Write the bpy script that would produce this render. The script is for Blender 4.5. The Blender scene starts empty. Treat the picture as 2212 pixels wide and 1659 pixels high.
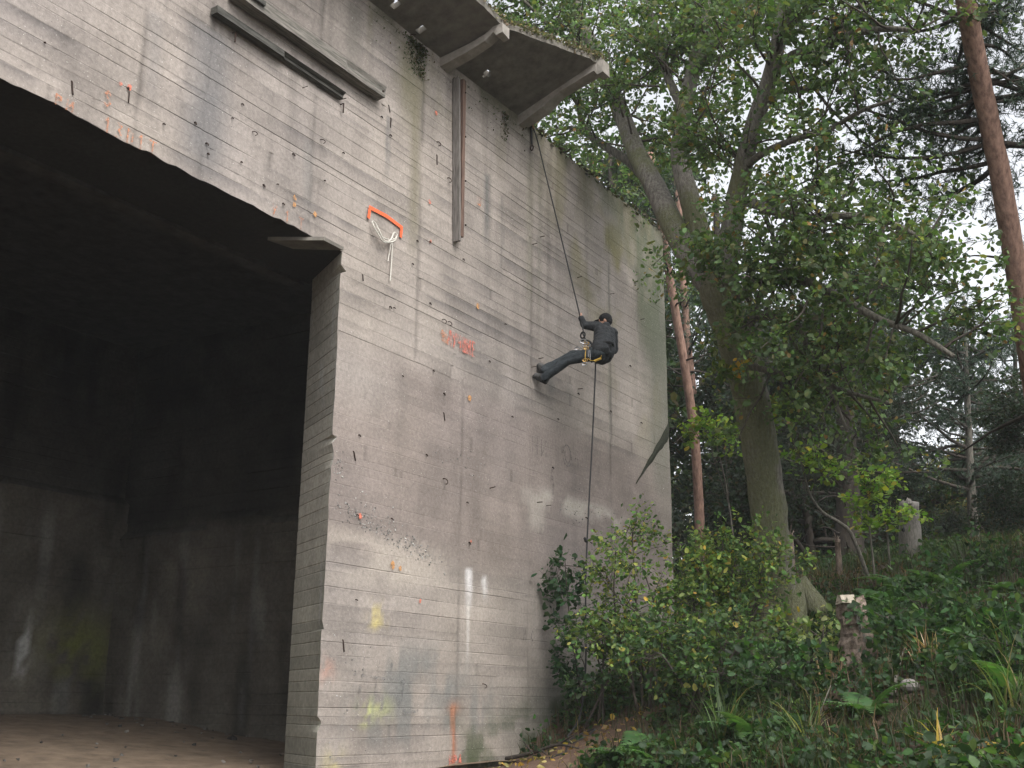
import bpy, math, random
import numpy as np
from mathutils import Vector, Matrix

R = math.radians
scene = bpy.context.scene
col = scene.collection

# ------------------------------------------------------------------ camera
# world: x runs along the bunker's face to the right, y into the bunker, z up; the eye is the origin
FPX, YAW, PITCH, ROLL = 2444.0, R(57.609), R(16.006), R(0.436)
_fw = np.array([math.sin(YAW) * math.cos(PITCH), math.cos(YAW) * math.cos(PITCH), math.sin(PITCH)])
_rt = np.array([math.cos(YAW), -math.sin(YAW), 0.0])
_up = np.cross(_rt, _fw)
_r2 = math.cos(ROLL) * _rt + math.sin(ROLL) * _up
_u2 = -math.sin(ROLL) * _rt + math.cos(ROLL) * _up
cam = bpy.data.objects.new('camera', bpy.data.cameras.new('camera'))
cam.data.sensor_width = 36.0
cam.data.lens = 36.0 * FPX / 2212.0
cam.data.clip_end = 2000.0
cam.data.clip_start = 0.05
cam.matrix_world = Matrix(((_r2[0], _u2[0], -_fw[0], 0), (_r2[1], _u2[1], -_fw[1], 0), (_r2[2], _u2[2], -_fw[2], 0), (0, 0, 0, 1)))
col.objects.link(cam)
scene.camera = cam

# ------------------------------------------------------------------ light
SUN_EL, SUN_AZ = R(48), R(205)          # azimuth from +y clockwise; the light comes from the front left of the wall
world = bpy.data.worlds.new('World')
scene.world = world
world.use_nodes = True
nt = world.node_tree
nt.nodes.clear()
sky = nt.nodes.new('ShaderNodeTexSky')
sky.sky_type = 'NISHITA'
sky.sun_disc = False
sky.sun_elevation = SUN_EL
sky.sun_rotation = SUN_AZ
sky.air_density = 1.0
sky.dust_density = 3.0
hs = nt.nodes.new('ShaderNodeHueSaturation')
hs.inputs['Saturation'].default_value = 0.16
bg = nt.nodes.new('ShaderNodeBackground')
bg.inputs['Strength'].default_value = 0.13
wo = nt.nodes.new('ShaderNodeOutputWorld')
nt.links.new(sky.outputs[0], hs.inputs['Color'])
nt.links.new(hs.outputs[0], bg.inputs['Color'])
nt.links.new(bg.outputs[0], wo.inputs['Surface'])
sl = bpy.data.lights.new('sun', 'SUN')
sl.energy = 0.9
sl.angle = R(40)
sl.color = (1.0, 0.96, 0.9)
sun = bpy.data.objects.new('sun', sl)
_sd = Vector((math.sin(SUN_AZ) * math.cos(SUN_EL), math.cos(SUN_AZ) * math.cos(SUN_EL), math.sin(SUN_EL)))
sun.rotation_euler = _sd.to_track_quat('Z', 'Y').to_euler()
sun.location = (0, -10, 25)
col.objects.link(sun)
vs = scene.view_settings
vs.view_transform = 'Standard'
vs.look = 'None'
vs.gamma = 1.0
vs.use_curve_mapping = False
vs.exposure = 1.5
scene.render.engine = 'CYCLES'
scene.cycles.use_denoising = True
scene.cycles.max_bounces = 8
scene.cycles.diffuse_bounces = 4
scene.cycles.transparent_max_bounces = 16

# ------------------------------------------------------------------ helpers
def ray(px, py):
    return _r2 * ((px - 1106.0) / FPX) - _u2 * ((py - 829.5) / FPX) + _fw

def at(px, py, depth):                   # the point seen at px, py that lies depth metres away along the lens axis
    return ray(px, py) * depth

D = 8.655                                # distance of the bunker's face
def wall(px, py, off=0.0):               # the point of the bunker's face (off metres in front of it)
    d = ray(px, py)
    return d * ((D - off) / d[1])

def unit(v):
    v = np.asarray(v, float)
    return v / (np.linalg.norm(v, axis=-1, keepdims=True) + 1e-12)

def _hash(i, j, s):
    n = (i.astype(np.int64) * 374761393 + j.astype(np.int64) * 668265263 + int(s) * 974634777) & 0xffffffff
    n = ((n ^ (n >> 13)) * 1274126177) & 0xffffffff
    n = (n ^ (n >> 16)) & 0xffffffff
    return n / 4294967295.0

def vnoise(x, y, s=0):
    x = np.asarray(x, float); y = np.asarray(y, float)
    xi = np.floor(x); yi = np.floor(y)
    fx = x - xi; fy = y - yi
    fx = fx * fx * (3 - 2 * fx); fy = fy * fy * (3 - 2 * fy)
    a = _hash(xi, yi, s); b = _hash(xi + 1, yi, s); c = _hash(xi, yi + 1, s); d = _hash(xi + 1, yi + 1, s)
    return (a * (1 - fx) + b * fx) * (1 - fy) + (c * (1 - fx) + d * fx) * fy

def fbm(x, y, s=0, o=4):
    t = 0.0; a = 0.5; n = 0.0
    for k in range(o):
        t = t + a * vnoise(x * 2 ** k, y * 2 ** k, s + k * 17); n += a; a *= 0.5
    return t / n

def sstep(a, b, v):
    t = np.clip((v - a) / (b - a), 0, 1)
    return t * t * (3 - 2 * t)

def link(o, parent=None):
    col.objects.link(o)
    if parent is not None:
        o.parent = parent
    return o

def tag(o, label=None, cat=None, group=None, kind=None):
    if label: o['label'] = label
    if cat: o['category'] = cat
    if group: o['group'] = group
    if kind: o['kind'] = kind
    return o

def empty(name, loc, label=None, cat=None, group=None):
    o = bpy.data.objects.new(name, None)
    o.location = tuple(float(c) for c in loc)
    o.empty_display_size = 0.2
    link(o)
    return tag(o, label, cat, group)

def make(name, V, F, mat, parent=None, fcol=None, vcol=None, smooth=False, local=True):
    """V (n,3) in world metres, F list of (m,k) index arrays; one mesh object. With a parent, coordinates become local to it."""
    V = np.asarray(V, np.float32).reshape(-1, 3)
    if parent is not None and local:
        V = V - np.array(root_loc(parent), np.float32)
    if not isinstance(F, list): F = [F]
    F = [np.asarray(f, np.int32) for f in F if len(f)]
    me = bpy.data.meshes.new(name)
    me.vertices.add(len(V)); me.vertices.foreach_set('co', V.ravel())
    sizes = np.concatenate([np.full(len(f), f.shape[1], np.int32) for f in F])
    loops = np.concatenate([f.ravel() for f in F])
    me.loops.add(len(loops)); me.loops.foreach_set('vertex_index', loops)
    me.polygons.add(len(sizes))
    st = np.zeros(len(sizes), np.int32); st[1:] = np.cumsum(sizes)[:-1]
    me.polygons.foreach_set('loop_start', st)
    me.polygons.foreach_set('use_smooth', np.full(len(sizes), bool(smooth)))
    me.update(calc_edges=True)
    for c, dom in ((fcol, 'FACE'), (vcol, 'POINT')):
        if c is not None:
            c = np.asarray(c, np.float32)
            if c.shape[1] == 3: c = np.hstack([c, np.ones((len(c), 1), np.float32)])
            a = me.attributes.new('tint', 'FLOAT_COLOR', dom)
            a.data.foreach_set('color', c.ravel())
    me.materials.append(mat)
    o = bpy.data.objects.new(name, me)
    return link(o, parent)

def root_loc(o):
    l = Vector((0, 0, 0))
    while o is not None:
        l = l + o.location
        o = o.parent
    return l

class Geo:
    """collects geometry of one mesh"""
    def __init__(self): self.V = []; self.F = {}; self.n = 0
    def add(self, V, F):
        V = np.asarray(V, float).reshape(-1, 3)
        for f in (F if isinstance(F, list) else [F]):
            f = np.asarray(f, np.int64)
            if len(f): self.F.setdefault(f.shape[1], []).append(f + self.n)
        self.V.append(V); self.n += len(V)
        return self
    def tube(self, pts, rad, sides=8, cap=True, wob=0.0, seed=0):
        pts = np.asarray(pts, float); m = len(pts)
        rad = np.broadcast_to(np.asarray(rad, float), (m,))
        t = np.gradient(pts, axis=0); t = unit(t)
        ref = np.array([0.31, 0.17, 0.93]) if abs(t[0] @ np.array([0.31, 0.17, 0.93])) < 0.95 else np.array([1.0, 0, 0])
        n0 = unit(np.cross(t[0], ref)); N = [n0]
        for i in range(1, m):
            v = N[-1] - t[i] * (N[-1] @ t[i]); N.append(unit(v))
        N = np.array(N); B = np.cross(t, N)
        a = np.linspace(0, 2 * np.pi, sides, endpoint=False)
        r = rad[:, None] * np.ones((1, sides))
        if wob: r = r * (1 + wob * (fbm(np.arange(m)[:, None] * 0.7 + 0 * a, 0 * r + np.cos(a) * 2 + 5, seed, 3) - 0.5) * 2)
        V = pts[:, None, :] + r[..., None] * (np.cos(a)[None, :, None] * N[:, None, :] + np.sin(a)[None, :, None] * B[:, None, :])
        i = np.arange(m - 1)[:, None] * sides; j = np.arange(sides)[None, :]; j2 = (j + 1) % sides
        F = np.stack([i + j, i + j2, i + sides + j2, i + sides + j], -1).reshape(-1, 4)
        V = V.reshape(-1, 3)
        Fs = [F]
        if cap:
            V = np.vstack([V, pts[0], pts[-1]]); k = m * sides
            jj = np.arange(sides)
            Fs.append(np.concatenate([np.stack([np.full(sides, k), (jj + 1) % sides, jj], 1), np.stack([np.full(sides, k + 1), (m - 1) * sides + jj, (m - 1) * sides + (jj + 1) % sides], 1)]))
        return self.add(V, Fs)
    def box(self, c, h, M=None, jit=0.0, rng=None):
        s = np.array([[x, y, z] for z in (-1, 1) for y in (-1, 1) for x in (-1, 1)], float) * np.asarray(h, float)
        if jit: s = s + rng.normal(0, jit, s.shape)
        if M is not None: s = s @ np.asarray(M, float).T
        return self.add(s + np.asarray(c, float), np.array([[0, 2, 3, 1], [4, 5, 7, 6], [0, 1, 5, 4], [2, 6, 7, 3], [0, 4, 6, 2], [1, 3, 7, 5]]))
    def ball(self, c, r, n=10, M=None):
        c = np.asarray(c, float); r = np.broadcast_to(np.asarray(r, float), (3,))
        th = np.linspace(0, np.pi, n + 1)[1:-1]; ph = np.linspace(0, 2 * np.pi, 2 * n, endpoint=False)
        S = np.stack([np.sin(th)[:, None] * np.cos(ph), np.sin(th)[:, None] * np.sin(ph), np.cos(th)[:, None] + 0 * ph], -1).reshape(-1, 3)
        S = np.vstack([S, [0, 0, 1], [0, 0, -1]]) * r
        if M is not None: S = S @ np.asarray(M, float).T
        k = 2 * n; m = n - 1
        i = np.arange(m - 1)[:, None] * k; j = np.arange(k)[None]; j2 = (j + 1) % k
        F = np.stack([i + j, i + k + j, i + k + j2, i + j2], -1).reshape(-1, 4)
        jj = np.arange(k)
        T = np.concatenate([np.stack([np.full(k, m * k), jj, (jj + 1) % k], 1), np.stack([np.full(k, m * k + 1), (m - 1) * k + (jj + 1) % k, (m - 1) * k + jj], 1)])
        return self.add(S + c, [F, T])
    def capsule(self, a, b, ra, rb, sides=14):
        a = np.asarray(a, float); b = np.asarray(b, float); L = np.linalg.norm(b - a) + 1e-9; u = (b - a) / L
        pts = []; rr = []
        for th in np.linspace(0.15, np.pi / 2, 5): pts.append(a - u * ra * math.cos(th)); rr.append(ra * math.sin(th))
        for th in np.linspace(np.pi / 2, np.pi - 0.15, 5): pts.append(b - u * rb * math.cos(th)); rr.append(rb * math.sin(th))
        return self.tube(pts, rr, sides)
    def build(self, name, mat, parent=None, fcol=None, vcol=None, smooth=False):
        return make(name, np.vstack(self.V), [np.concatenate(f) for f in self.F.values()], mat, parent, fcol, vcol, smooth)

def path(pts, n=24):
    """smooth curve through the points (Catmull-Rom)"""
    P = np.asarray(pts, float)
    if len(P) < 3:
        t = np.linspace(0, 1, n)[:, None]; return P[0] * (1 - t) + P[-1] * t
    Q = np.vstack([2 * P[0] - P[1], P, 2 * P[-1] - P[-2]])
    out = []
    m = len(P) - 1
    for u in np.linspace(0, m, n):
        i = min(int(u), m - 1); t = u - i
        p0, p1, p2, p3 = Q[i], Q[i + 1], Q[i + 2], Q[i + 3]
        out.append(0.5 * (2 * p1 + (p2 - p0) * t + (2 * p0 - 5 * p1 + 4 * p2 - p3) * t * t + (3 * p1 - p0 - 3 * p2 + p3) * t ** 3))
    return np.array(out)

# ------------------------------------------------------------------ materials
def mat(name):
    m = bpy.data.materials.new(name); m.use_nodes = True
    t = m.node_tree; t.nodes.clear()
    out = t.nodes.new('ShaderNodeOutputMaterial')
    b = t.nodes.new('ShaderNodeBsdfPrincipled')
    t.links.new(b.outputs[0], out.inputs['Surface'])
    return m, t, b, out

def N(t, typ, **kw):
    n = t.nodes.new(typ)
    for k, v in kw.items():
        if k in n.inputs: n.inputs[k].default_value = v
        else: setattr(n, k, v)
    return n

def noise_ramp(t, scale, stops, detail=6, rough=0.6, coord=None, vec=(1, 1, 1)):
    tc = N(t, 'ShaderNodeTexCoord')
    mp = N(t, 'ShaderNodeMapping'); mp.inputs['Scale'].default_value = vec
    t.links.new(tc.outputs[coord or 'Object'], mp.inputs[0])
    nz = N(t, 'ShaderNodeTexNoise', Scale=scale, Detail=detail, Roughness=rough)
    t.links.new(mp.outputs[0], nz.inputs['Vector'])
    r = N(t, 'ShaderNodeValToRGB')
    e = r.color_ramp.elements
    while len(e) < len(stops): e.new(0.5)
    for k, (p, c) in enumerate(stops):
        e[k].position = p; e[k].color = (*c, 1)
    t.links.new(nz.outputs['Fac'], r.inputs['Fac'])
    return nz, r

def mul(t, a, b, fac=1.0, mode='MULTIPLY'):
    n = N(t, 'ShaderNodeMix', data_type='RGBA', blend_type=mode)
    n.inputs[0].default_value = fac
    t.links.new(a, n.inputs[6]); t.links.new(b, n.inputs[7])
    return n.outputs[2]

def bump(t, b, h, strength=0.4, dist=0.02):
    n = N(t, 'ShaderNodeBump', Strength=strength, Distance=dist)
    t.links.new(h, n.inputs['Height']); t.links.new(n.outputs[0], b.inputs['Normal'])

def tinted(name, rough=0.9, scale=30, lo=0.75, hi=1.2, bstr=0.4, bdist=0.01, speck=False):
    """mesh colour attribute times fine noise"""
    m, t, b, o = mat(name)
    at_ = N(t, 'ShaderNodeAttribute', attribute_name='tint')
    nz, r = noise_ramp(t, scale, [(0.25, (lo,) * 3), (0.75, (hi,) * 3)], 9, 0.7)
    c = mul(t, at_.outputs['Color'], r.outputs[0])
    if speck:
        n2, r2 = noise_ramp(t, 48, [(0.67, (0, 0, 0)), (0.72, (1, 1, 1))], 3, 0.7)
        mx = N(t, 'ShaderNodeMix', data_type='RGBA'); mx.inputs[7].default_value = (0.62, 0.6, 0.56, 1)
        t.links.new(r2.outputs[0], mx.inputs[0]); t.links.new(c, mx.inputs[6])
        c = mx.outputs[2]
        n3, r3 = noise_ramp(t, 30, [(0.675, (0, 0, 0)), (0.74, (1, 1, 1))], 3, 0.75, vec=(1, 1, 0.8))
        mx = N(t, 'ShaderNodeMix', data_type='RGBA'); mx.inputs[7].default_value = (0.085, 0.075, 0.07, 1)
        t.links.new(r3.outputs[0], mx.inputs[0]); t.links.new(c, mx.inputs[6])
        c = mx.outputs[2]
    t.links.new(c, b.inputs['Base Color'])
    b.inputs['Roughness'].default_value = rough
    b.inputs['Specular IOR Level'].default_value = 0.25
    bump(t, b, nz.outputs['Fac'], bstr, bdist)
    return m

def plain(name, a, c, scale=12, rough=0.8, vec=(1, 1, 1), bstr=0.5, bdist=0.01, metal=0.0, detail=8):
    m, t, b, o = mat(name)
    nz, r = noise_ramp(t, scale, [(0.3, a), (0.7, c)], detail, 0.65, vec=vec)
    t.links.new(r.outputs[0], b.inputs['Base Color'])
    b.inputs['Roughness'].default_value = rough
    b.inputs['Metallic'].default_value = metal
    b.inputs['Specular IOR Level'].default_value = 0.3
    bump(t, b, nz.outputs['Fac'], bstr, bdist)
    return m

def leaf_mat(name, trans=0.45, rough=0.55):
    m, t, b, o = mat(name)
    a = N(t, 'ShaderNodeAttribute', attribute_name='tint')
    t.links.new(a.outputs['Color'], b.inputs['Base Color'])
    b.inputs['Roughness'].default_value = rough
    b.inputs['Specular IOR Level'].default_value = 0.35
    tr = N(t, 'ShaderNodeBsdfTranslucent')
    tc = N(t, 'ShaderNodeMix', data_type='RGBA', blend_type='MULTIPLY'); tc.inputs[0].default_value = 1
    tc.inputs[7].default_value = (1.25, 1.35, 0.6, 1)
    t.links.new(a.outputs['Color'], tc.inputs[6]); t.links.new(tc.outputs[2], tr.inputs['Color'])
    mx = N(t, 'ShaderNodeMixShader'); mx.inputs[0].default_value = trans
    t.links.new(b.outputs[0], mx.inputs[1]); t.links.new(tr.outputs[0], mx.inputs[2])
    t.links.new(mx.outputs[0], o.inputs['Surface'])
    return m

def paint_mat(name, c, wear=0.5, scale=14):
    """weathered paint: patches of it are gone"""
    m, t, b, o = mat(name)
    b.inputs['Base Color'].default_value = (*c, 1); b.inputs['Roughness'].default_value = 0.8
    nz, r = noise_ramp(t, scale, [(max(0.0, wear - 0.14), (0, 0, 0)), (min(1.0, wear + 0.14), (1, 1, 1))], 6, 0.75)
    tr = N(t, 'ShaderNodeBsdfTransparent'); mx = N(t, 'ShaderNodeMixShader')
    t.links.new(r.outputs[0], mx.inputs[0]); t.links.new(tr.outputs[0], mx.inputs[1]); t.links.new(b.outputs[0], mx.inputs[2])
    t.links.new(mx.outputs[0], o.inputs['Surface'])
    return m

M = {}
M['concrete'] = tinted('board_marked_concrete', 0.92, 21, 0.70, 1.24, 0.6, 0.012, True)
M['inner'] = tinted('inner_concrete', 0.95, 16, 0.6, 1.25, 0.4, 0.012)
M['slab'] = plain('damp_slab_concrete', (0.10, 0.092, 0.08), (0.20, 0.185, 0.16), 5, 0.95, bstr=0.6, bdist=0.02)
M['shade_black'] = plain('shade_black_concrete', (0.025, 0.023, 0.02), (0.06, 0.056, 0.05), 5, 0.95)  # near-black: shade of the ceiling and lintel back put into the colour
M['bracket'] = plain('bare_bracket_concrete', (0.20, 0.185, 0.16), (0.34, 0.31, 0.28), 7, 0.9)
M['soil'] = tinted('forest_soil', 1.0, 9, 0.55, 1.3, 0.8, 0.04)
M['dirt'] = plain('dry_dirt', (0.10, 0.075, 0.052), (0.21, 0.155, 0.11), 3.5, 1.0, bstr=0.8, bdist=0.05)
M['timber_dark'] = plain('blackened_timber', (0.012, 0.011, 0.010), (0.10, 0.098, 0.085), 9, 0.85, (0.5, 6, 6))
M['timber_grey'] = plain('weathered_timber', (0.05, 0.048, 0.042), (0.26, 0.24, 0.21), 7, 0.85, (0.5, 6, 6))
M['timber_brown'] = plain('reddish_timber', (0.055, 0.035, 0.028), (0.20, 0.125, 0.095), 7, 0.8, (7, 7, 0.6))
M['rust'] = plain('rusty_iron', (0.012, 0.009, 0.008), (0.055, 0.03, 0.02), 40, 0.8)
M['rope_dark'] = plain('dark_climbing_rope', (0.012, 0.012, 0.013), (0.05, 0.05, 0.052), 160, 0.7)
M['rope_white'] = plain('white_cord', (0.42, 0.40, 0.36), (0.66, 0.63, 0.57), 90, 0.8)
M['oak_bark'] = plain('grey_oak_bark', (0.045, 0.04, 0.033), (0.20, 0.185, 0.155), 9, 0.95, (3, 3, 0.7), 1.0, 0.03)
M['pine_bark'] = plain('red_pine_bark', (0.085, 0.05, 0.038), (0.30, 0.185, 0.14), 6, 0.9, (3, 3, 0.9), 0.8, 0.02)
M['dark_bark'] = plain('dark_bark', (0.022, 0.018, 0.015), (0.075, 0.062, 0.05), 8, 0.95, (3, 3, 0.8), 0.8, 0.02)
M['twig'] = plain('twig_bark', (0.035, 0.029, 0.024), (0.10, 0.085, 0.07), 14, 0.9)
M['leaf'] = leaf_mat('leaf')
M['needle'] = leaf_mat('needle', 0.15, 0.5)
M['stumpwood'] = plain('rotten_wood', (0.045, 0.032, 0.024), (0.30, 0.235, 0.19), 9, 0.95, (2, 2, 0.8), 1.0, 0.03)
M['cutwood'] = plain('pale_cut_wood', (0.28, 0.24, 0.185), (0.44, 0.39, 0.31), 20, 0.85)
M['stone'] = plain('pale_stone', (0.14, 0.13, 0.12), (0.34, 0.31, 0.29), 12, 0.9)

# moss on the big oak's shaded side
def oak_mat():
    m, t, b, o = mat('mossy_oak_bark')
    nz, r = noise_ramp(t, 9, [(0.32, (0.08, 0.072, 0.06)), (0.68, (0.36, 0.33, 0.285))], 9, 0.75, vec=(3, 3, 0.7))
    n2, r2 = noise_ramp(t, 1.1, [(0.42, (0, 0, 0)), (0.62, (1, 1, 1))], 6, 0.7)
    at_ = N(t, 'ShaderNodeAttribute', attribute_name='tint')
    f = mul(t, r2.outputs[0], at_.outputs['Color'], 0.0)
    n3, r3 = noise_ramp(t, 30, [(0.3, (0.082, 0.10, 0.026)), (0.7, (0.20, 0.22, 0.06))], 6, 0.7)
    sep = N(t, 'ShaderNodeMath', operation='MULTIPLY_ADD'); sep.use_clamp = True
    s2 = N(t, 'ShaderNodeSeparateColor'); t.links.new(at_.outputs['Color'], s2.inputs[0])
    t.links.new(r2.outputs[0], sep.inputs[0]); sep.inputs[1].default_value = 0.8
    t.links.new(s2.outputs[0], sep.inputs[2])
    sb = N(t, 'ShaderNodeMath', operation='SUBTRACT'); sb.use_clamp = True; sb.inputs[1].default_value = 0.42
    t.links.new(sep.outputs[0], sb.inputs[0])
    mx = N(t, 'ShaderNodeMix', data_type='RGBA')
    t.links.new(sb.outputs[0], mx.inputs[0]); t.links.new(r.outputs[0], mx.inputs[6]); t.links.new(r3.outputs[0], mx.inputs[7])
    t.links.new(mx.outputs[2], b.inputs['Base Color'])
    b.inputs['Roughness'].default_value = 0.95
    n5, r5_ = noise_ramp(t, 17, [(0.3, (0, 0, 0)), (0.7, (1, 1, 1))], 5, 0.6, vec=(3, 3, 0.4))
    bump(t, b, n5.outputs['Fac'], 1.0, 0.09)
    return m
M['mossy'] = oak_mat()

# ------------------------------------------------------------------ ground
GP = np.array([
    (0, 0, -1.6), (4, 3, -1.45), (-6, 0, -1.7), (0, -8, -1.5), (5, 8.6, -1.0), (0, 8.6, -1.2), (9.7, 8.66, -0.85), (11.6, 8.4, -0.86), (13.6, 8.6, -0.72),
    (14.4, 8.6, -0.36), (15.6, 8.6, 0.16), (17.2, 8.6, 0.75), (19.2, 8.66, 1.45), (7.9, 1.2, -0.5), (9.5, 3.1, -0.62), (11.9, 6.3, -0.72), (12.5, 3.45, 0.3),
    (10.8, 5.0, -0.75), (8, 5, -1.15), (16.1, 5.5, 0.95), (13.9, 6.6, 0.0), (17.8, 2.6, 2.15), (19.4, 5.0, 2.35), (14.0, 1.0, 0.9), (11, -1, 0.35), (8, -4, -0.2), (16, -2, 1.7),
    (22, 8, 2.7), (22, 0, 2.7), (26, 14, 2.8), (30, 0, 2.9), (40, 10, 3.1), (40, -14, 3.0), (26, -10, 2.7), (20, 16, 2.5), (70, 0, 3.8), (60, 40, 3.6), (20, 40, 3), (-20, 30, -0.5), (-30, -20, -1.5), (10, -30, -0.6), (40, -40, 2.5)], float)
_A = np.linalg.norm(GP[:, None, :2] - GP[None, :, :2], axis=-1)
_A = np.block([[_A, np.ones((len(GP), 1))], [np.ones((1, len(GP))), np.zeros((1, 1))]])
_w = np.linalg.solve(_A, np.append(GP[:, 2], 0))
def hgt(x, y):
    x = np.asarray(x, float); y = np.asarray(y, float); sh = np.broadcast(x, y).shape
    X = np.clip(np.broadcast_to(x, sh).ravel(), -60, 90); Y = np.clip(np.broadcast_to(y, sh).ravel(), -60, 70)
    z = np.hypot(X[:, None] - GP[None, :, 0], Y[:, None] - GP[None, :, 1]) @ _w[:-1] + _w[-1]
    z = z + 0.10 * (fbm(X * 0.9, Y * 0.9, 3) - 0.5) + 0.05 * (fbm(X * 3.1, Y * 3.1, 9) - 0.5)
    return z.reshape(sh)

def axis(a, b, s, lo, hi):
    mid = np.arange(a, b + 1e-6, s)
    up = b + np.cumsum(s * 1.22 ** np.arange(1, 60)); up = up[up < hi]
    dn = a - np.cumsum(s * 1.22 ** np.arange(1, 60)); dn = dn[dn > lo][::-1]
    return np.concatenate([[lo], dn, mid, up, [hi]])
def grid_faces(nr, nc, keep=None):
    i = np.arange(nr - 1)[:, None] * nc; j = np.arange(nc - 1)[None]
    F = np.stack([i + j, i + j + 1, i + nc + j + 1, i + nc + j], -1)
    return F.reshape(-1, 4) if keep is None else F[keep]
gx = axis(6, 22, 0.14, -380, 400); gy = axis(-2, 10, 0.14, -390, 390)
GX, GY = np.meshgrid(gx, gy)
GZ = hgt(GX, GY)
inb = (GX > 3) & (GX < 19.1) & (GY > 8.8) & (GY < 19)
GZ = np.where(inb, np.minimum(GZ, -1.2), GZ)
n1 = fbm(GX * 0.8, GY * 0.8, 21)[..., None]; n2 = fbm(GX * 5, GY * 5, 25)[..., None]
gc = np.array([0.052, 0.036, 0.025]) * (1 - n1) + np.array([0.085, 0.062, 0.042]) * n1
gc = gc * (0.7 + 0.6 * n2)
pathm = np.exp(-((GX - 13.3 - (GY - 8) * 0.4) / 1.4) ** 2 - ((GY - 7.5) / 1.5) ** 2)[..., None]
gc = gc * (1 - pathm) + np.array([0.15, 0.095, 0.068]) * pathm
open_ = sstep(11, 6, GX)[..., None] * sstep(-3, 2, GY)[..., None]
gc = gc * (1 - open_) + np.array([0.13, 0.108, 0.082]) * open_
ground = make('ground', np.stack([GX, GY, GZ], -1), grid_faces(len(gy), len(gx)), M['soil'], vcol=gc.reshape(-1, 3), smooth=True)
tag(ground, kind='structure')

# ------------------------------------------------------------------ the bunker
bunker = empty('concrete_bunker', (12, 8.66, -0.9), 'large grey board-marked concrete bunker with a huge dark doorway', 'bunker')
XL, XJ, XR, ZB, ZL, ZT = 3.0, 9.74, 19.2, -1.6, 5.36, 9.14
BH = 0.142
rng = np.random.default_rng(5)

def zline_boards(z0, z1):
    nb = int(round((z1 - z0) / BH)); g_ = np.random.default_rng(int(z1 * 100)); w_ = g_.uniform(0.6, 1.4, nb); w_ = np.cumsum(np.append(0, w_)); w_ = z0 + (z1 - z0) * w_ / w_[-1]
    out = []
    for k in range(nb):
        a, b = w_[k], w_[k + 1]
        out += [a, a + 0.009, (a + b) / 2, b - 0.009]
    return np.array(out + [z1]), (z1 - z0) / nb
za, ha = zline_boards(ZB, ZL); zb, hb = zline_boards(ZL, ZT)
zs = np.concatenate([za[:-1], zb])
bid = np.concatenate([np.repeat(np.arange((len(za) - 1) // 4), 4), np.repeat(np.arange((len(zb) - 1) // 4), 4) + 1000, [9999]])
lineid = np.concatenate([np.tile([0, 1, 2, 3], (len(za) - 1) // 4), np.tile([0, 1, 2, 3], (len(zb) - 1) // 4), [0]])
xs = np.concatenate([np.arange(XL, XJ - 0.02, 0.055), [XJ], np.arange(XJ + 0.055, XR - 0.02, 0.055), [XR]])
jc = int(np.argmin(np.abs(xs - XJ))); jr = int(np.argmin(np.abs(zs - ZL)))
X, Z = np.meshgrid(xs, zs)
wav = 0.016 * (fbm(X * 0.6, Z * 0.35, 17, 3) - 0.5) + 0.006 * (fbm(X * 4, Z * 7, 18, 2) - 0.5)
wav[[0, jr, -1]] = 0
Z = Z + wav
BID = np.broadcast_to(bid[:, None], X.shape); LN = np.broadcast_to(lineid[:, None], X.shape)

def seams_for(z):
    return None
# board lengths: every row breaks at its own places, most breaks line up with the formwork panels
seamU = [wall(290, 300)[0], wall(430, 330)[0], wall(668, 420)[0], wall(905, 450)[0], wall(1145, 600)[0], wall(1317, 750)[0]]
seamL = [wall(985, 1500)[0], wall(1140, 1400)[0], wall(1317, 900)[0]]
SEG = np.zeros(X.shape)
for r_ in range(len(zs)):
    br = list(seamU if bid[r_] >= 700 or zs[r_] > 4.4 else seamL)
    g = np.random.default_rng(int(bid[r_]) * 7 + 3)
    br += list(g.uniform(XL, XR, 2))
    SEG[r_] = np.searchsorted(np.sort(br), xs)
SEG = SEG.astype(int)
off = _hash(BID, SEG, 11) - 0.5
tone = _hash(BID, SEG, 12) - 0.5
amp = np.where(Z > 4.3, 1.0, np.where(Z > 1.75, 0.35, 0.85)) * np.where(X > 16.5, 0.7, 1)
Yd = off * 0.005 * amp + (LN == 0) * 0.0075 * sstep(0.25, 0.85, fbm(X * 0.9 + BID * 2.3, BID * 1.7, 14, 2)) * amp
sg = np.zeros_like(X)
sg[:, 1:] = (SEG[:, 1:] != SEG[:, :-1])
Yd += sg * 0.006 * amp
Yd += 0.012 * (fbm(X * 1.1, Z * 1.1, 31) - 0.5) + 0.004 * (fbm(X * 9, Z * 9, 33, 3) - 0.5)
# honeycombed, spalled band low on the pier
hc = wall(870, 1165)
sp = np.exp(-((X - hc[0]) / 0.9) ** 2 - ((Z - hc[2] + (X - hc[0]) * 0.15) / 0.16) ** 2)
Yd += sp * 0.018 * fbm(X * 14, Z * 14, 41, 2)
# long diagonal gash at the far corner
G0 = wall(1449, 922); G1 = wall(1372, 1045)
a2 = np.array([G0[0], G0[2]]); d2 = np.array([G1[0] - G0[0], G1[2] - G0[2]]); L2 = np.linalg.norm(d2); d2 /= L2
tt = (X - a2[0]) * d2[0] + (Z - a2[1]) * d2[1]; dd = (X - a2[0]) * -d2[1] + (Z - a2[1]) * d2[0]
wid = np.clip(0.13 * (1 - tt / L2), 0.02, 0.4)
gash = np.exp(-(dd / wid) ** 4) * (tt > -0.12) * sstep(L2 * 1.05, L2 * 0.8, tt)
Yd += gash * 0.0 * np.clip(1.1 - tt / L2, 0.1, 1)
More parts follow.
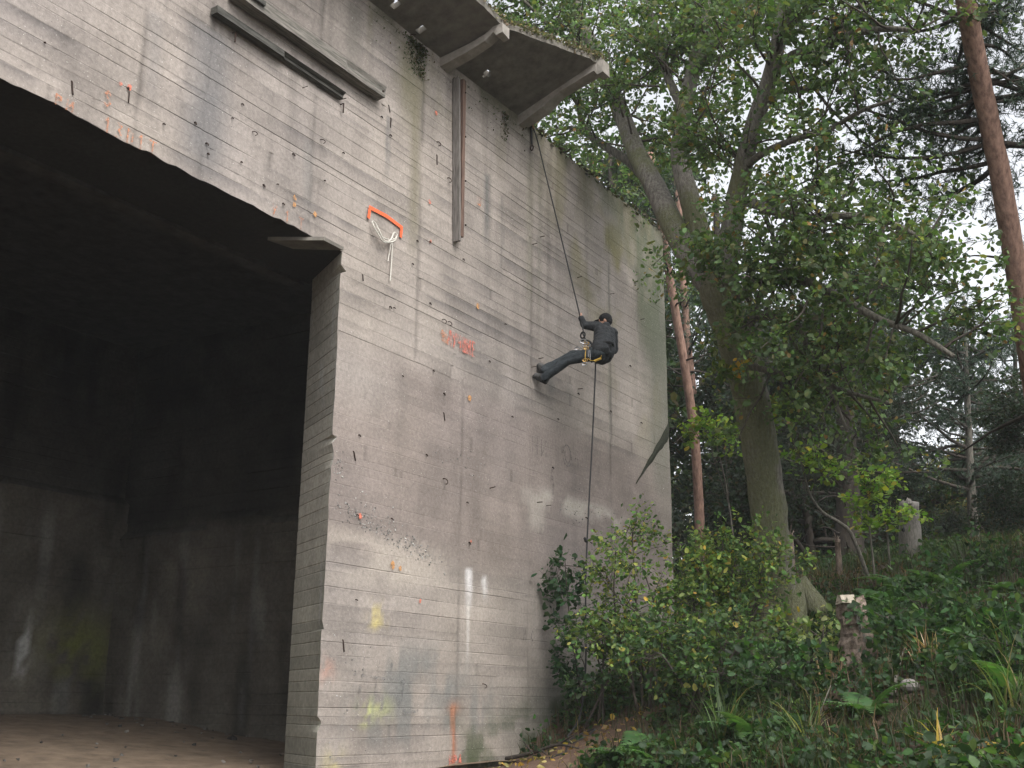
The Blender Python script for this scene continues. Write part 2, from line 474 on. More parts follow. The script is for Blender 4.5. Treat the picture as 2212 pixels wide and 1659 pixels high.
# ledges of the corner below the gash
dg = wall(1340, 960); d3 = (X - dg[0]) * 0.62 + (Z - dg[2]) * 0.78
rim = sstep(-0.02, 0.03, d3) * (X > dg[0] - 0.3) * (Z < dg[2] + 0.4) * 0
Yd += rim
YW = D + Yd
# broken edges of the doorway
ez = zs[:jr + 1]
ej = 0.035 * (fbm(ez * 1.6, ez * 0 + 3, 51) - 0.5) + 0.016 * (vnoise(ez * 9, ez * 0, 52) - 0.5)
for py_, wd, dp in ((945, 0.035, 0.13), (570, 0.04, 0.10), (1356, 0.022, 0.11), (1560, 0.05, 0.06), (985, 0.10, 0.035)):
    zz = wall(715, py_)[2]
    ej = ej + dp * np.exp(-((ez - zz) / wd) ** 4)
X = X.copy(); Z = Z.copy()
fall = np.exp(-np.arange(0, 6) / 1.4)
for k in range(6):
    X[:jr + 1, jc + k] += ej * fall[k]
ex = xs[:jc + 1]
el = 0.03 * (fbm(ex * 1.7, ex * 0, 61) - 0.5) + 0.022 * (vnoise(ex * 9, ex * 0, 62) - 0.5)
for px_, dp, wd in ((110, 0.02, 0.2), (330, 0.02, 0.12), (430, 0.0, 0.35), (405, 0.02, 0.12)):
    el = el + dp * np.exp(-((ex - wall(px_, 250)[0]) / wd) ** 2)
el = el * np.clip((XJ - ex) / 0.3, 0, 1)
for k in range(5):
    Z[jr + k, :jc + 1] += el * (1, .75, .5, .3, .12)[k]
# corner and top edge crumble
et = 0.05 * (fbm(xs * 2.1, xs * 0, 71) - 0.5) + 0.03 * (vnoise(xs * 8, xs * 0, 72) - 0.5)
Z[-1] += et; Z[-2] += et * 0.5
ec = 0.05 * (fbm(zs * 1.3, zs * 0, 81) - 0.5) + 0.02 * (vnoise(zs * 8, zs * 0, 82) - 0.5)
X[:, -1] += ec

def blot(px, py, rx, rz, p=2.0):         # soft stain mask round a point of the wall; rx, rz in metres
    c = wall(px, py)
    return np.exp(-(np.abs((X - c[0]) / rx) ** p + np.abs((Z - c[2]) / rz) ** p))
def run(px, py0, py1, w, px1=None, soft=0.25):   # vertical run-off stain
    a = wall(px, py0); b = wall(px1 if px1 is not None else px, py1)
    t = (Z - a[2]) / (b[2] - a[2])
    cx = a[0] + (b[0] - a[0]) * np.clip(t, 0, 1) + 0.06 * (fbm(Z * 2, Z * 0 + px, 5) - 0.5)
    return np.exp(-np.abs((X - cx) / w) ** 3) * sstep(-0.02, 0.05, t) * sstep(1.0, 1.0 - soft, t)
nA = fbm(X * 0.45, Z * 0.45, 101)[..., None]; nB = fbm(X * 2.2, Z * 2.2, 103)[..., None]
C = np.array([0.335, 0.292, 0.252]) * nA + np.array([0.272, 0.243, 0.228]) * (1 - nA)
C = C * (0.80 + 0.40 * nB)
lowm = (sstep(1.5, 2.1, Z) * sstep(4.6, 4.0, Z))[..., None]
C = C * (1 - lowm * 0.17 * np.array([0.9, 1.1, 1.05]))
bl = sstep(0.42, 0.72, fbm(X * 0.8 + 9, Z * 1.0, 107, 5))[..., None]
C = C * (0.97 - 0.17 * bl)
hi = sstep(4.0, 5.0, Z)[..., None]
C = C * (1 + 0.05 * hi)
C = C * (1 + (0.17 * tone * np.clip(amp + 0.15, 0, 1))[..., None])
# boards that stayed darker along part of their length
hs_ = fbm(X * 0.8 + BID * 3.7, BID * 1.31, 111, 3)
dk = sstep(0.50, 0.70, hs_) * amp * (0.35 + 0.65 * _hash(BID, 0 * BID, 19))
dk = dk * (0.45 + 0.75 * np.clip(blot(1040, 640, 3.2, 1.9) + blot(1250, 900, 2.2, 0.8) + blot(300, 150, 3, 1.5) + blot(980, 1500, 3.0, 1.6), 0, 1))
dk = dk * np.choose(LN, [0.75, 0.15, 0.5, 1.0]) * (0.6 + 0.8 * fbm(X * 5, Z * 9, 115))
C = C * (1 - 0.44 * np.clip(dk, 0, 1)[..., None] * np.array([1.0, 0.98, 0.92]))
edge = (LN == 0) * sstep(0.36, 0.66, fbm(X * 1.3 + BID * 4.1, BID * 2.2, 121, 3)) * np.where(amp < 0.5, 0.22, amp) * (0.35 + 0.65 * _hash(BID, 0 * BID, 16))
C = C * (1 - 0.50 * edge[..., None])
under = (LN == 3) * sstep(0.5, 0.75, fbm(X * 1.7 + BID * 1.9, BID * 3.3, 123, 3)) * amp
C = C * (1 - 0.22 * under[..., None])
C = C * (1 - 0.30 * (sg * sstep(0.4, 0.6, fbm(X * 3, Z * 1.1, 125)))[..., None])
for q_, dx_ in ((0, 0.02), (1, -0.015), (2, 0.0), (3, 0.01), (4, 0.0), (5, 0.0)):
    sm_ = np.exp(-((X - seamU[q_] - 0.02 * (fbm(Z * 1.5, Z * 0 + q_, 9) - 0.5)) / 0.05) ** 2) * sstep(4.0, 4.8, Z) * sstep(0.3, 0.6, fbm(Z * 0.9, Z * 0 + 7 * q_, 127))
    C = C * (1 - 0.26 * sm_[..., None])
# rain streaks
st = fbm(X * 7, Z * 0.35, 131, 4)
C = C * (1 - 0.22 * (sstep(0.55, 0.8, st) * sstep(3.5, 8, Z))[..., None])
C = C * (1 - 0.10 * (sstep(0.5, 0.75, fbm(X * 4, Z * 0.8, 137, 4)))[..., None])
def mixc(mask, c, k=1.0):
    global C
    m_ = np.clip(mask * k, 0, 1)[..., None]
    C = C * (1 - m_) + np.asarray(c) * m_
mixc(run(462, 60, 430, 0.30, 432, 0.35) * (0.5 + 0.7 * fbm(X * 3, Z * 1.5, 141)), (0.155, 0.150, 0.150), 0.95)
mixc(run(905, 130, 600, 0.11, 888, 0.3), (0.19, 0.17, 0.125), 0.8)
mixc(run(885, 90, 330, 0.2, 880, 0.6), (0.14, 0.13, 0.075), 0.7)
mixc(run(770, 10, 190, 0.16, 757, 0.5), (0.18, 0.165, 0.145), 0.7)
mixc(run(1053, 375, 560, 0.07, 1049, 0.5), (0.13, 0.125, 0.12), 0.9)
mixc(run(1085, 420, 640, 0.035, 1083, 0.5), (0.15, 0.14, 0.13), 0.6)
mixc(run(840, 250, 420, 0.05, 838, 0.6), (0.15, 0.145, 0.14), 0.7)
mixc(run(665, 300, 520, 0.08, 662, 0.6), (0.2, 0.19, 0.18), 0.5)
mixc(run(1147, 330, 720, 0.10, 1140, 0.3), (0.20, 0.185, 0.145), 0.55)
mixc(run(1168, 330, 760, 0.05, 1164, 0.3), (0.19, 0.18, 0.145), 0.5)
mixc(run(1316, 560, 1000, 0.035, 1318, 0.3), (0.14, 0.14, 0.12), 0.7)
mixc(run(335, 20, 300, 0.10, 325, 0.6), (0.2, 0.19, 0.185), 0.4)
mos = fbm(X * 1.6, Z * 1.1, 151)
mixc(sstep(0.40, 0.68, mos) * (blot(1260, 440, 1.1, 1.2) + blot(1330, 600, 1.3, 1.3) + 0.6 * blot(1380, 840, 1.2, 1.0)), (0.19, 0.172, 0.085), 0.8)
mixc(sstep(0.38, 0.66, fbm(X * 2.1, Z * 1.2, 153)) * (1.2 * blot(1400, 520, 1.2, 1.6) + blot(1420, 700, 1.0, 1.4) + 0.8 * blot(1330, 430, 1.2, 0.45)), (0.105, 0.115, 0.075), 0.8)
mixc(sstep(17.6, 19.1, X) * sstep(2.0, 5.5, Z) * (0.4 + 0.8 * fbm(X * 3, Z * 0.9, 155)), (0.10, 0.105, 0.08), 0.85)
mixc(sstep(8.6, 9.1, Z) * sstep(0.35, 0.6, fbm(X * 2.5, Z * 1.3, 157)) * (X > 9), (0.085, 0.082, 0.05), 0.8)  # dark moss band under the canopy, part of it painted shade
mixc(sstep(0.45, 0.7, fbm(X * 3.1, Z * 0.8, 159)) * sstep(7.6, 8.9, Z) * (X > 10), (0.17, 0.155, 0.10), 0.6)
# climber's cast shadow painted below the feet, damp foot of the wall, pale band, lime and paint runs
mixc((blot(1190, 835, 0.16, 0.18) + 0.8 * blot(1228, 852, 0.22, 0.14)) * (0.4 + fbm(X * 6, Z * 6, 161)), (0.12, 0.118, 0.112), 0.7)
mixc(blot(1250, 1100, 1.6, 0.17, 4) * sstep(0.3, 0.6, fbm(X * 3, Z * 5, 163)), (0.47, 0.43, 0.38), 0.75)
mixc(blot(1160, 1115, 0.24, 0.22, 4), (0.45, 0.41, 0.36), 0.5)
mixc(blot(820, 1210, 1.4, 0.30, 4) * sstep(0.3, 0.6, fbm(X * 1.3, Z * 3, 165)), (0.44, 0.39, 0.335), 0.6)
mixc(blot(760, 800, 0.9, 0.5) * 0.6, (0.42, 0.39, 0.36), 0.6)
mixc(run(1014, 1228, 1345, 0.075, 1010, 0.9) * (0.5 + 0.9 * fbm(X * 18, Z * 0.8, 166)), (0.66, 0.64, 0.64), 0.95)
mixc(run(1012, 1300, 1480, 0.03, 1008, 0.7), (0.6, 0.57, 0.54), 0.6)
mixc(run(1047, 1248, 1308, 0.06, 1050, 0.9) * (0.5 + 0.9 * fbm(X * 18, Z * 0.8, 164)), (0.6, 0.58, 0.57), 0.8)
mixc((blot(812, 1328, 0.13, 0.13) + 0.8 * blot(815, 1350, 0.14, 0.05)) * sstep(0.42, 0.60, fbm(X * 13, Z * 8, 167)), (0.46, 0.385, 0.16), 0.75)
mixc(blot(722, 1645, 0.16, 0.14) * sstep(0.3, 0.6, fbm(X * 7, Z * 7, 168)), (0.44, 0.39, 0.18), 0.7)
mixc((blot(795, 1530, 0.15, 0.10) + blot(832, 1528, 0.15, 0.12) + blot(790, 1552, 0.12, 0.08)) * sstep(0.42, 0.58, fbm(X * 13, Z * 8, 169)), (0.44, 0.46, 0.19), 0.8)
mixc(sstep(0.42, 0.68, fbm(X * 3.2, Z * 1.6, 171)) * (blot(900, 1470, 1.1, 0.45, 4)), (0.15, 0.155, 0.15), 0.7)
mixc(sstep(0.45, 0.7, fbm(X * 6, Z * 1.5, 173)) * blot(930, 1540, 1.6, 0.4, 4), (0.15, 0.155, 0.15), 0.65)
mixc(run(980, 1520, 1700, 0.045, 978, 0.15), (0.33, 0.13, 0.07), 0.85)
mixc(blot(980, 1530, 0.13, 0.08), (0.36, 0.17, 0.1), 0.6)
mixc(blot(705, 1445, 0.13, 0.14) * sstep(0.4, 0.6, fbm(X * 9, Z * 9, 174)), (0.46, 0.24, 0.18), 0.5)
gz = hgt(X, X * 0 + 8.5)
dampm = sstep(1.4, 0.0, Z - gz) * sstep(12.6, 15, X)
mixc(dampm * (0.3 + 0.9 * fbm(X * 1.4, Z * 1.4, 175)), (0.125, 0.13, 0.10), 0.85)
mixc(sstep(0.5, 0.72, fbm(X * 2.2, Z * 2.2, 177)) * sstep(0.9, 0.1, Z - gz) * (X > 11.5), (0.055, 0.07, 0.035), 0.9)
mixc(blot(1425, 985, 0.5, 0.5) * fbm(X * 4, Z * 4, 181), (0.12, 0.125, 0.095), 0.6)
mixc(sp * sstep(0.5, 0.7, fbm(X * 16, Z * 16, 179, 2)), (0.13, 0.12, 0.11), 0.6)
keep = ~((np.arange(len(zs) - 1)[:, None] < jr) & (np.arange(len(xs) - 1)[None] < jc))
Fw = grid_faces(len(zs), len(xs), keep)
V = np.stack([X, YW, Z], -1)
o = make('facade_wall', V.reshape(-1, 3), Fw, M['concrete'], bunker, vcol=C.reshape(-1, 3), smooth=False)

r4 = np.random.default_rng(404); g = Geo(); gcol = []
for (qx, qy, n_, sx, sz, sl_) in ((840, 1160, 170, .50, .07, -.22), (800, 1105, 50, .2, .10, 0), (900, 1180, 60, .25, .05, -.3), (725, 1010, 50, .12, .15, 0), (770, 1110, 25, .12, .06, 0), (990, 1000, 40, .5, .12, -.1), (1230, 1105, 40, .25, .08, -.1), (1500 - 200, 1110, 60, .5, .12, -.2), (700, 560, 40, .25, .06, -.3), (560, 480, 50, .6, .06, 0), (760, 1480, 60, .5, .4, 0)):
    c_ = wall(qx, qy)
    for _ in range(n_):
        dx_ = r4.normal(0, sx); p_ = (c_[0] + dx_, D + 0.004, c_[2] + dx_ * sl_ + r4.normal(0, sz)); rr_ = r4.uniform(0.003, 0.010)
        if p_[0] < XJ + 0.05 and p_[2] < ZL + 0.05: continue
        g.box(p_, (rr_, rr_ * 0.8, rr_ * r4.uniform(.5, 1)), None, rr_ * 0.3, r4); gcol += [r4.choice([0.42, 0.30, 0.20, 0.13]) * np.array([1, .97, .92])] * 6
o = g.build('exposed_gravel', M['soil'], bunker, fcol=np.array(gcol)); o['kind'] = 'stuff'
# doorway jamb: splayed reveal behind the broken edge
def colgrid(name, P, c, m, parent):      # P (r,c,3)
    return make(name, P.reshape(-1, 3), grid_faces(P.shape[0], P.shape[1]), m, parent, vcol=c.reshape(-1, 3))
edgeP = V[:jr + 1, jc]                   # (nr,3)
JD = np.array([0.485, 0.875])            # direction of the reveal into the building
ts = np.concatenate([np.linspace(0, 1.08, 22)])
P = np.zeros((jr + 1, len(ts), 3))
back = np.stack([XJ + JD[0] * ts, D + JD[1] * ts], -1)
f0 = np.exp(-ts / 0.16)
P[:, :, 0] = back[None, :, 0] + (edgeP[:, 0] - XJ)[:, None] * f0[None]
P[:, :, 1] = back[None, :, 1] + (edgeP[:, 1] - D)[:, None] * f0[None]
P[:, :, 2] = edgeP[:, 2][:, None]
bo = (_hash(bid[:jr + 1], bid[:jr + 1] * 0, 77) - 0.5) * 0.005 + (lineid[:jr + 1] == 0) * 0.006
bo[-1] = 0
P[:, 1:, 0] += bo[:, None] * 0.87; P[:, 1:, 1] -= bo[:, None] * 0.48
TT, ZZ = np.meshgrid(ts, edgeP[:, 2])
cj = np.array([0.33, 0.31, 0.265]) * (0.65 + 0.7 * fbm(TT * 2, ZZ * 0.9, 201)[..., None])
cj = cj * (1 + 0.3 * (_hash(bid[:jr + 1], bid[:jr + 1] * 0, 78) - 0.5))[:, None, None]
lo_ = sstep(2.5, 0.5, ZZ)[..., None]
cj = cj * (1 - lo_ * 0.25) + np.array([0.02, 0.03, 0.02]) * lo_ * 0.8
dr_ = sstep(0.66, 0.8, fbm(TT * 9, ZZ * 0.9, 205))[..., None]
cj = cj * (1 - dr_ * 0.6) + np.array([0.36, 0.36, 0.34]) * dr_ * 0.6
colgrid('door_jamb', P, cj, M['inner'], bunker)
IX, IY = back[-1]
# soffit of the lintel
loP = V[jr, :jc + 1]
sy = np.linspace(0, 1.0, 14)
P = np.zeros((len(sy), jc + 1, 3))
fs = np.exp(-sy / 0.12)
P[:, :, 0] = loP[None, :, 0]
P[:, :, 1] = D + sy[:, None] * 1.1 + (loP[None, :, 1] - D) * fs[:, None]
P[:, :, 2] = ZL + (loP[None, :, 2] - ZL) * fs[:, None]
P[1:, -1, 0] = XJ + sy[1:] * 1.1 * JD[0] / JD[1] + 0.02
c0 = np.array([0.026, 0.024, 0.021]) * (0.6 + 0.8 * fbm(P[..., 0] * 1.2, P[..., 1] * 2, 211)[..., None])  # near-black, the shade under the lintel is in the colour
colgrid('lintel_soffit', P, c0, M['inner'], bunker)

# the dark room behind
RX, RY, RZ = 13.8, 17.3, 6.6
def inner_wall(name, p0, u, w, zlo, zhi, seed, ledge, ldep, nrm, extra=None):
    a = np.linspace(0, w, int(w / 0.11)); nb = int((zhi - zlo) / 0.16); zz = []
    for k in range(nb):
        z_ = zlo + (zhi - zlo) * k / nb; h_ = (zhi - zlo) / nb
        zz += [z_, z_ + 0.012, z_ + h_ - 0.012]
    zz = np.array(zz + [zhi]); A, Zz = np.meshgrid(a, zz)
    rid = np.minimum(np.arange(len(zz)) // 3, nb - 1); RID = np.broadcast_to(rid[:, None], A.shape)
    off_ = (_hash(RID, (A / 2.3).astype(int), seed) - 0.5) * 0.02 - (np.broadcast_to((np.arange(len(zz)) % 3)[:, None], A.shape) == 0) * 0.006 * (fbm(A, Zz * 5, seed + 8) > 0.45)
    off_ = off_ + ldep * (Zz < ledge + 0.06 * np.sin(A * 1.7)) + 0.03 * (fbm(A, Zz, seed + 1) - 0.5)
    P = np.asarray(p0)[None, None] + A[..., None] * np.asarray(u) + off_[..., None] * np.asarray(nrm)
    P[..., 2] = Zz
    n_ = fbm(A * 0.9, Zz * 0.9, seed + 2)[..., None]
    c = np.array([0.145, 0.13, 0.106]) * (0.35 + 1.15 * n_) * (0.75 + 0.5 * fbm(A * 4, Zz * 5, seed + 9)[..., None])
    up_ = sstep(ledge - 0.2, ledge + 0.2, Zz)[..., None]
    c = c * (1 - 0.62 * up_)  # wall darker from the ledge up
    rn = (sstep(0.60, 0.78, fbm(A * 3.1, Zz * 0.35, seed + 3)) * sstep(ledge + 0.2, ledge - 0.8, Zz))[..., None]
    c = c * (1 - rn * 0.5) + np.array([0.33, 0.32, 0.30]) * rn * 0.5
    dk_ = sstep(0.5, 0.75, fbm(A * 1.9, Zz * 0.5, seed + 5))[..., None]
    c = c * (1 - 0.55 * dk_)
    if extra is not None: c = extra(A, Zz, c)
    return colgrid(name, P, c, M['inner'], bunker)
g0 = ray(165, 1400); g0 = g0 * (RY / g0[1]); g1 = ray(185, 1265); w1_ = ray(35, 1400); w1_ = w1_ * (RY / w1_[1])
def back_extra(A, Zz, c):
    x_ = -3 + A
    m_ = (np.exp(-((x_ - g0[0]) / 0.75) ** 2 - ((Zz - g0[2]) / 0.55) ** 2) * sstep(0.3, 0.6, fbm(x_ * 4, Zz * 4, 311)))[..., None]
    c = c * (1 - m_) + np.array([0.16, 0.17, 0.045]) * m_
    m_ = (np.exp(-((x_ - w1_[0]) / 0.16) ** 2 - ((Zz - w1_[2]) / 0.45) ** 2) * sstep(0.4, 0.55, fbm(x_ * 9, Zz * 3, 313)))[..., None]
    return c * (1 - m_) + np.array([0.5, 0.5, 0.48]) * m_
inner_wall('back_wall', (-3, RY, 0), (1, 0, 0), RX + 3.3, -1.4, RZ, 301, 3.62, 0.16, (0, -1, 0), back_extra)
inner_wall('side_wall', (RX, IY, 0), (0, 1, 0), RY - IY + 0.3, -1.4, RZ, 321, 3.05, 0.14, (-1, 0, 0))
g = Geo(); g.box(((IX + RX) / 2 + 0.03, IY - 0.06, 2.6), ((RX - IX) / 2, 0.05, 4.0)); g.build('return_wall', M['slab'], bunker)
g = Geo(); g.box(((RX - 3) / 2, (D + 1.1 + RY) / 2, RZ + 0.15), ((RX + 3) / 2 + 0.3, (RY - D - 1.1) / 2 + 0.3, 0.14)); g.build('ceiling', M['shade_black'], bunker)
g = Geo(); g.box(((IX - 3) / 2, D + 1.2, (ZL + RZ) / 2 + 0.05), ((IX + 3) / 2, 0.1, (RZ - ZL) / 2 + 0.1)); g.build('lintel_back', M['shade_black'], bunker)
g = Geo(); g.box((-3.1, (D + RY) / 2 + 0.5, 2.5), (0.1, (RY - D) / 2, 4.2)); g.build('far_side_wall', M['slab'], bunker)
g = Geo(); g.box((-0.2, D + 0.5, 1.9), (3.2, 0.5, 3.455)); g.build('left_pier', M['slab'], bunker)
g = Geo(); g.box((8, 14.4, 8.95), (11.1, 5.7, 0.12)); g.build('roof', M['slab'], bunker)
g = Geo(); g.box((XR - 0.22, 14.0, 3.9), (0.2, 5.2, 5.2)); g.build('end_wall', M['slab'], bunker)
# a thin paler plate under the lintel
q = [ray(578, 519), ray(700, 519), ray(742, 541), ray(634, 538)]
zb_ = 5.30
q = [v * (zb_ / v[2]) for v in q]
g = Geo(); V8 = np.array(q + [p_ + np.array([0, 0, 0.045]) for p_ in q]); g.add(V8, np.array([[3, 2, 1, 0], [4, 5, 6, 7], [0, 1, 5, 4], [1, 2, 6, 5], [2, 3, 7, 6], [3, 0, 4, 7]])); g.build('soffit_plate', M['slab'], bunker)

# dirt floor of the room (heaped towards the back)
fx = np.linspace(-3, RX, 90); fy = np.linspace(D - 0.15, RY, 60); FX, FY = np.meshgrid(fx, fy)
FZ = -0.70 + 0.52 * sstep(10.5, 17.2, FY) + 0.10 * (fbm(FX * 0.7, FY * 0.7, 401) - 0.5) + 0.05 * (fbm(FX * 3, FY * 3, 403) - 0.5)
o = make('dirt_floor', np.stack([FX, FY, FZ], -1), grid_faces(60, 90), M['dirt'], smooth=True); tag(o, kind='structure')

# crumbled concrete and leaves on the dirt floor
rf = np.random.default_rng(31); g = Geo(); gcol = []
for _ in range(170):
    x_ = rf.uniform(4.5, RX - 0.2); y_ = rf.uniform(9.2, RY - 0.3)
    if rf.random() < 0.5: x_, y_ = (RX - 0.15 - abs(rf.normal(0, .5)), y_) if rf.random() < .5 else (x_, RY - 0.25 - abs(rf.normal(0, .5)))
    z_ = -0.70 + 0.52 * float(sstep(10.5, 17.2, y_)) + 0.02; r_ = rf.uniform(.01, .03) * (1 + 1.2 * (rf.random() < .05))
    g.box((x_, y_, z_), (r_, r_ * .8, r_ * .6), None, r_ * .3, rf); gcol += [rf.choice([.22, .14, .09, .05]) * np.array([1, .92, .82])] * 6
o = g.build('floor_rubble', M['soil'], None, fcol=np.array(gcol)); tag(o, kind='stuff')

# canopy: two broken slabs on two brackets
def slab(name, c00, c10, c11, c01, holes, thick, seed, rag=0.06):
    """c00-c10 on the wall, c01-c11 outside; holes given as world points"""
    n, m_ = 46, 26
    u = np.linspace(0, 1, n); v = np.linspace(0, 1, m_); U, W_ = np.meshgrid(u, v)
    P = ((1 - U) * (1 - W_))[..., None] * np.array(c00) + (U * (1 - W_))[..., None] * np.array(c10) + (U * W_)[..., None] * np.array(c11) + ((1 - U) * W_)[..., None] * np.array(c01)
    P[-1, :, 1] -= rag * (fbm(u * 9, u * 0, seed) - 0.3); P[-1, :, 2] += rag * 0.5 * (fbm(u * 14, u * 0, seed + 3) - 0.5)
    P[..., 2] += 0.012 * (fbm(P[..., 0] * 5, P[..., 1] * 5, seed + 5) - 0.5)
    cen = (P[:-1, :-1] + P[1:, 1:]) / 2
    kp = np.ones((m_ - 1, n - 1), bool)
    for (h, r) in holes:
        dd_ = np.linalg.norm(cen - np.asarray(h), axis=-1)
        kp &= dd_ > r * (0.7 + 0.6 * vnoise(cen[..., 0] * 30, cen[..., 1] * 30, seed + 7))
    lo = P.reshape(-1, 3); tp = lo + np.array([0, 0, thick]); tp[:, 2] += 0.03 * (fbm(tp[:, 0] * 6, tp[:, 1] * 6, seed + 9) - 0.5)
    Fl = grid_faces(m_, n, kp)
    e = np.concatenate([Fl[:, [0, 1]], Fl[:, [1, 2]], Fl[:, [2, 3]], Fl[:, [3, 0]]])
    s = np.sort(e, 1); _, idx, cnt = np.unique(s, axis=0, return_index=True, return_counts=True)
    b_ = e[idx[cnt == 1]]; k = len(lo)
    sides = np.stack([b_[:, 1], b_[:, 0], b_[:, 0] + k, b_[:, 1] + k], 1)
    g = Geo(); g.add(np.vstack([lo, tp]), [np.concatenate([Fl[:, ::-1], Fl + k, sides])])
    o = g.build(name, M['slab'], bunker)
    return P
def on_slab(px, py, p0, p1, p2):         # the point of the plane p0 p1 p2 seen at px, py
    p0, p1, p2 = map(np.asarray, (p0, p1, p2)); n_ = np.cross(p1 - p0, p2 - p0); d = ray(px, py)
    return d * ((p0 @ n_) / (d @ n_))
A0, A1, A2, A3 = (7.0, 8.74, 9.04), (11.76, 8.74, 9.04), (11.80, 7.68, 9.33), (7.0, 7.68, 9.33)
B0, B1, B2, B3 = (11.80, 8.74, 9.05), (14.22, 8.74, 9.13), (13.96, 7.20, 9.70), (11.84, 7.70, 9.34)
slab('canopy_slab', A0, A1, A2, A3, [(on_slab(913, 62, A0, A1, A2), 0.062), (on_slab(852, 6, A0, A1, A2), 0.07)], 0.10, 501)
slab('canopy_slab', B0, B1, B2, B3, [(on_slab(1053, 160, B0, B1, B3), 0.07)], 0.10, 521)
def bracket(xr, xt, yt, zr0, zr1, zt0, zt1, w):
    g = Geo()
    prof = [(8.66, zr0, zr1, xr), (8.2, zr0 + (zt0 - zr0) * .34, zr1 + (zt1 - zr1) * .33, xr + (xt - xr) * .33), (7.9 if yt < 7.8 else 8.0, zr0 + (zt0 - zr0) * .72, zr1 + (zt1 - zr1) * .6, xr + (xt - xr) * .6), (yt + 0.16, zt0 + 0.03, zt1 - 0.01, xt), (yt + 0.10, zt0 - 0.05, zt1, xt), (yt, zt0 - 0.03, zt1, xt)]
    V_ = []
    r_ = np.random.default_rng(int(xr * 100))
    for (y_, z0_, z1_, x_) in prof:
        for (dx, z_) in ((-w / 2, z0_), (w / 2, z0_), (w / 2, z1_), (-w / 2, z1_)): V_.append((x_ + dx, y_, z_))
    V_ = np.array(V_) + r_.normal(0, 0.006, (len(V_), 3))
    F_ = []
    for i in range(len(prof) - 1):
        for k in range(4): F_.append([i * 4 + k, i * 4 + (k + 1) % 4, i * 4 + 4 + (k + 1) % 4, i * 4 + 4 + k])
    F_ += [[0, 3, 2, 1], [len(V_) - 4, len(V_) - 3, len(V_) - 2, len(V_) - 1]]
    g.add(V_, np.array(F_)); g.build('bracket', M['bracket'], bunker)
bracket(11.72, 11.78, 7.62, 8.90, 9.05, 9.19, 9.315, 0.18)
bracket(13.86, 13.90, 7.13, 8.97, 9.13, 9.50, 9.69, 0.22)
# crumbling felt and needle litter along the canopy's edge
def litter_strip(p, q, seed, n=420):
    r_ = np.random.default_rng(seed); t_ = r_.random(n)[:, None]
    c = np.asarray(p) * (1 - t_) + np.asarray(q) * t_ + r_.normal(0, 1, (n, 3)) * np.array([0.02, 0.05, 0.03]) + np.array([0, 0.03, 0.105])
    return c
def leaf_quads(Pp, size, r_, up=0.5, aspect=0.6, tdir=None, droop=0.0):
    n = len(Pp)
    nr = unit(r_.normal(0, 1, (n, 3)) + np.array([0, 0, up]))
    t = r_.normal(0, 1, (n, 3)) if tdir is None else tdir + r_.normal(0, 0.45, (n, 3))
    t = t + np.array([0, 0, -droop])
    t = unit(t - nr * (t * nr).sum(1, keepdims=True)); b = np.cross(nr, t)
    L = np.asarray(size * (0.45 + 1.05 * r_.random(n) ** 1.2))[:, None]; Wd = L * aspect * (0.75 + 0.5 * r_.random(n))[:, None]
    m = Pp + t * L * 0.45 + nr * L * 0.06
    q = Pp + t * L * 0.25; o_ = Pp + t * L * 0.74 + nr * L * 0.02
    V_ = np.stack([Pp, q + b * Wd * 0.36, o_ + b * Wd * 0.5, Pp + t * L - nr * L * 0.10, o_ - b * Wd * 0.5, q - b * Wd * 0.36], 1).reshape(-1, 3)
    return V_, np.arange(6 * n).reshape(-1, 6)
def shades(n, r_, cols, w, var=0.25):
    cols = np.asarray(cols, float); k = r_.choice(len(cols), n, p=np.asarray(w) / np.sum(w))
    return cols[k] * (1 + var * r_.normal(0, 1, (n, 1))).clip(0.4, 1.8) * (1 + 0.08 * r_.normal(0, 1, (n, 3)))
r5 = np.random.default_rng(77)
pp = np.vstack([litter_strip(A3, A2, 1, 1800), litter_strip(B3, B2, 2, 1800)])
V_, F_ = leaf_quads(pp, 0.055, r5, 0.3, 0.45)
o = make('moss_fringe', V_, F_, M['leaf'], bunker, fcol=shades(len(F_), r5, [(0.10, 0.085, 0.055), (0.17, 0.145, 0.10), (0.07, 0.08, 0.03), (0.24, 0.21, 0.16)], [3, 3, 2, 1]))
o['kind'] = 'stuff'
# roots, moss and humus along the wall's bare top edge
n = 1500; tx = r5.uniform(14.2, 19.2, n)
pp = np.stack([tx, D + r5.uniform(-0.03, 0.35, n), ZT + r5.normal(0.01, 0.035, n) - 0.10 * (r5.random(n) < 0.12) * r5.random(n)], 1)
V_, F_ = leaf_quads(pp, 0.09, r5, 0.2, 0.4)
o = make('moss_edge', V_, F_, M['leaf'], bunker, fcol=shades(n, r5, [(0.03, 0.026, 0.018), (0.055, 0.05, 0.025), (0.05, 0.075, 0.025)], [4, 2, 1])); o['kind'] = 'stuff'
n = 1500; tx = np.concatenate([r5.normal(wall(906, 120)[0], 0.06, 700), r5.normal(wall(890, 90)[0], 0.10, 400), r5.normal(wall(1090, 240)[0], 0.05, 250), r5.uniform(10, 14, 150)])
pp = np.stack([tx, D - 0.005 - 0.03 * r5.random(n), 8.98 - 0.5 * r5.random(n) ** 2.2], 1)
V_, F_ = leaf_quads(pp, 0.03, r5, 0.1, 0.5, droop=0.6)
o = make('hanging_moss', V_, F_, M['leaf'], bunker, fcol=shades(n, r5, [(0.05, 0.055, 0.02), (0.09, 0.06, 0.035), (0.04, 0.06, 0.02)], [2, 1, 2])); o['kind'] = 'stuff'

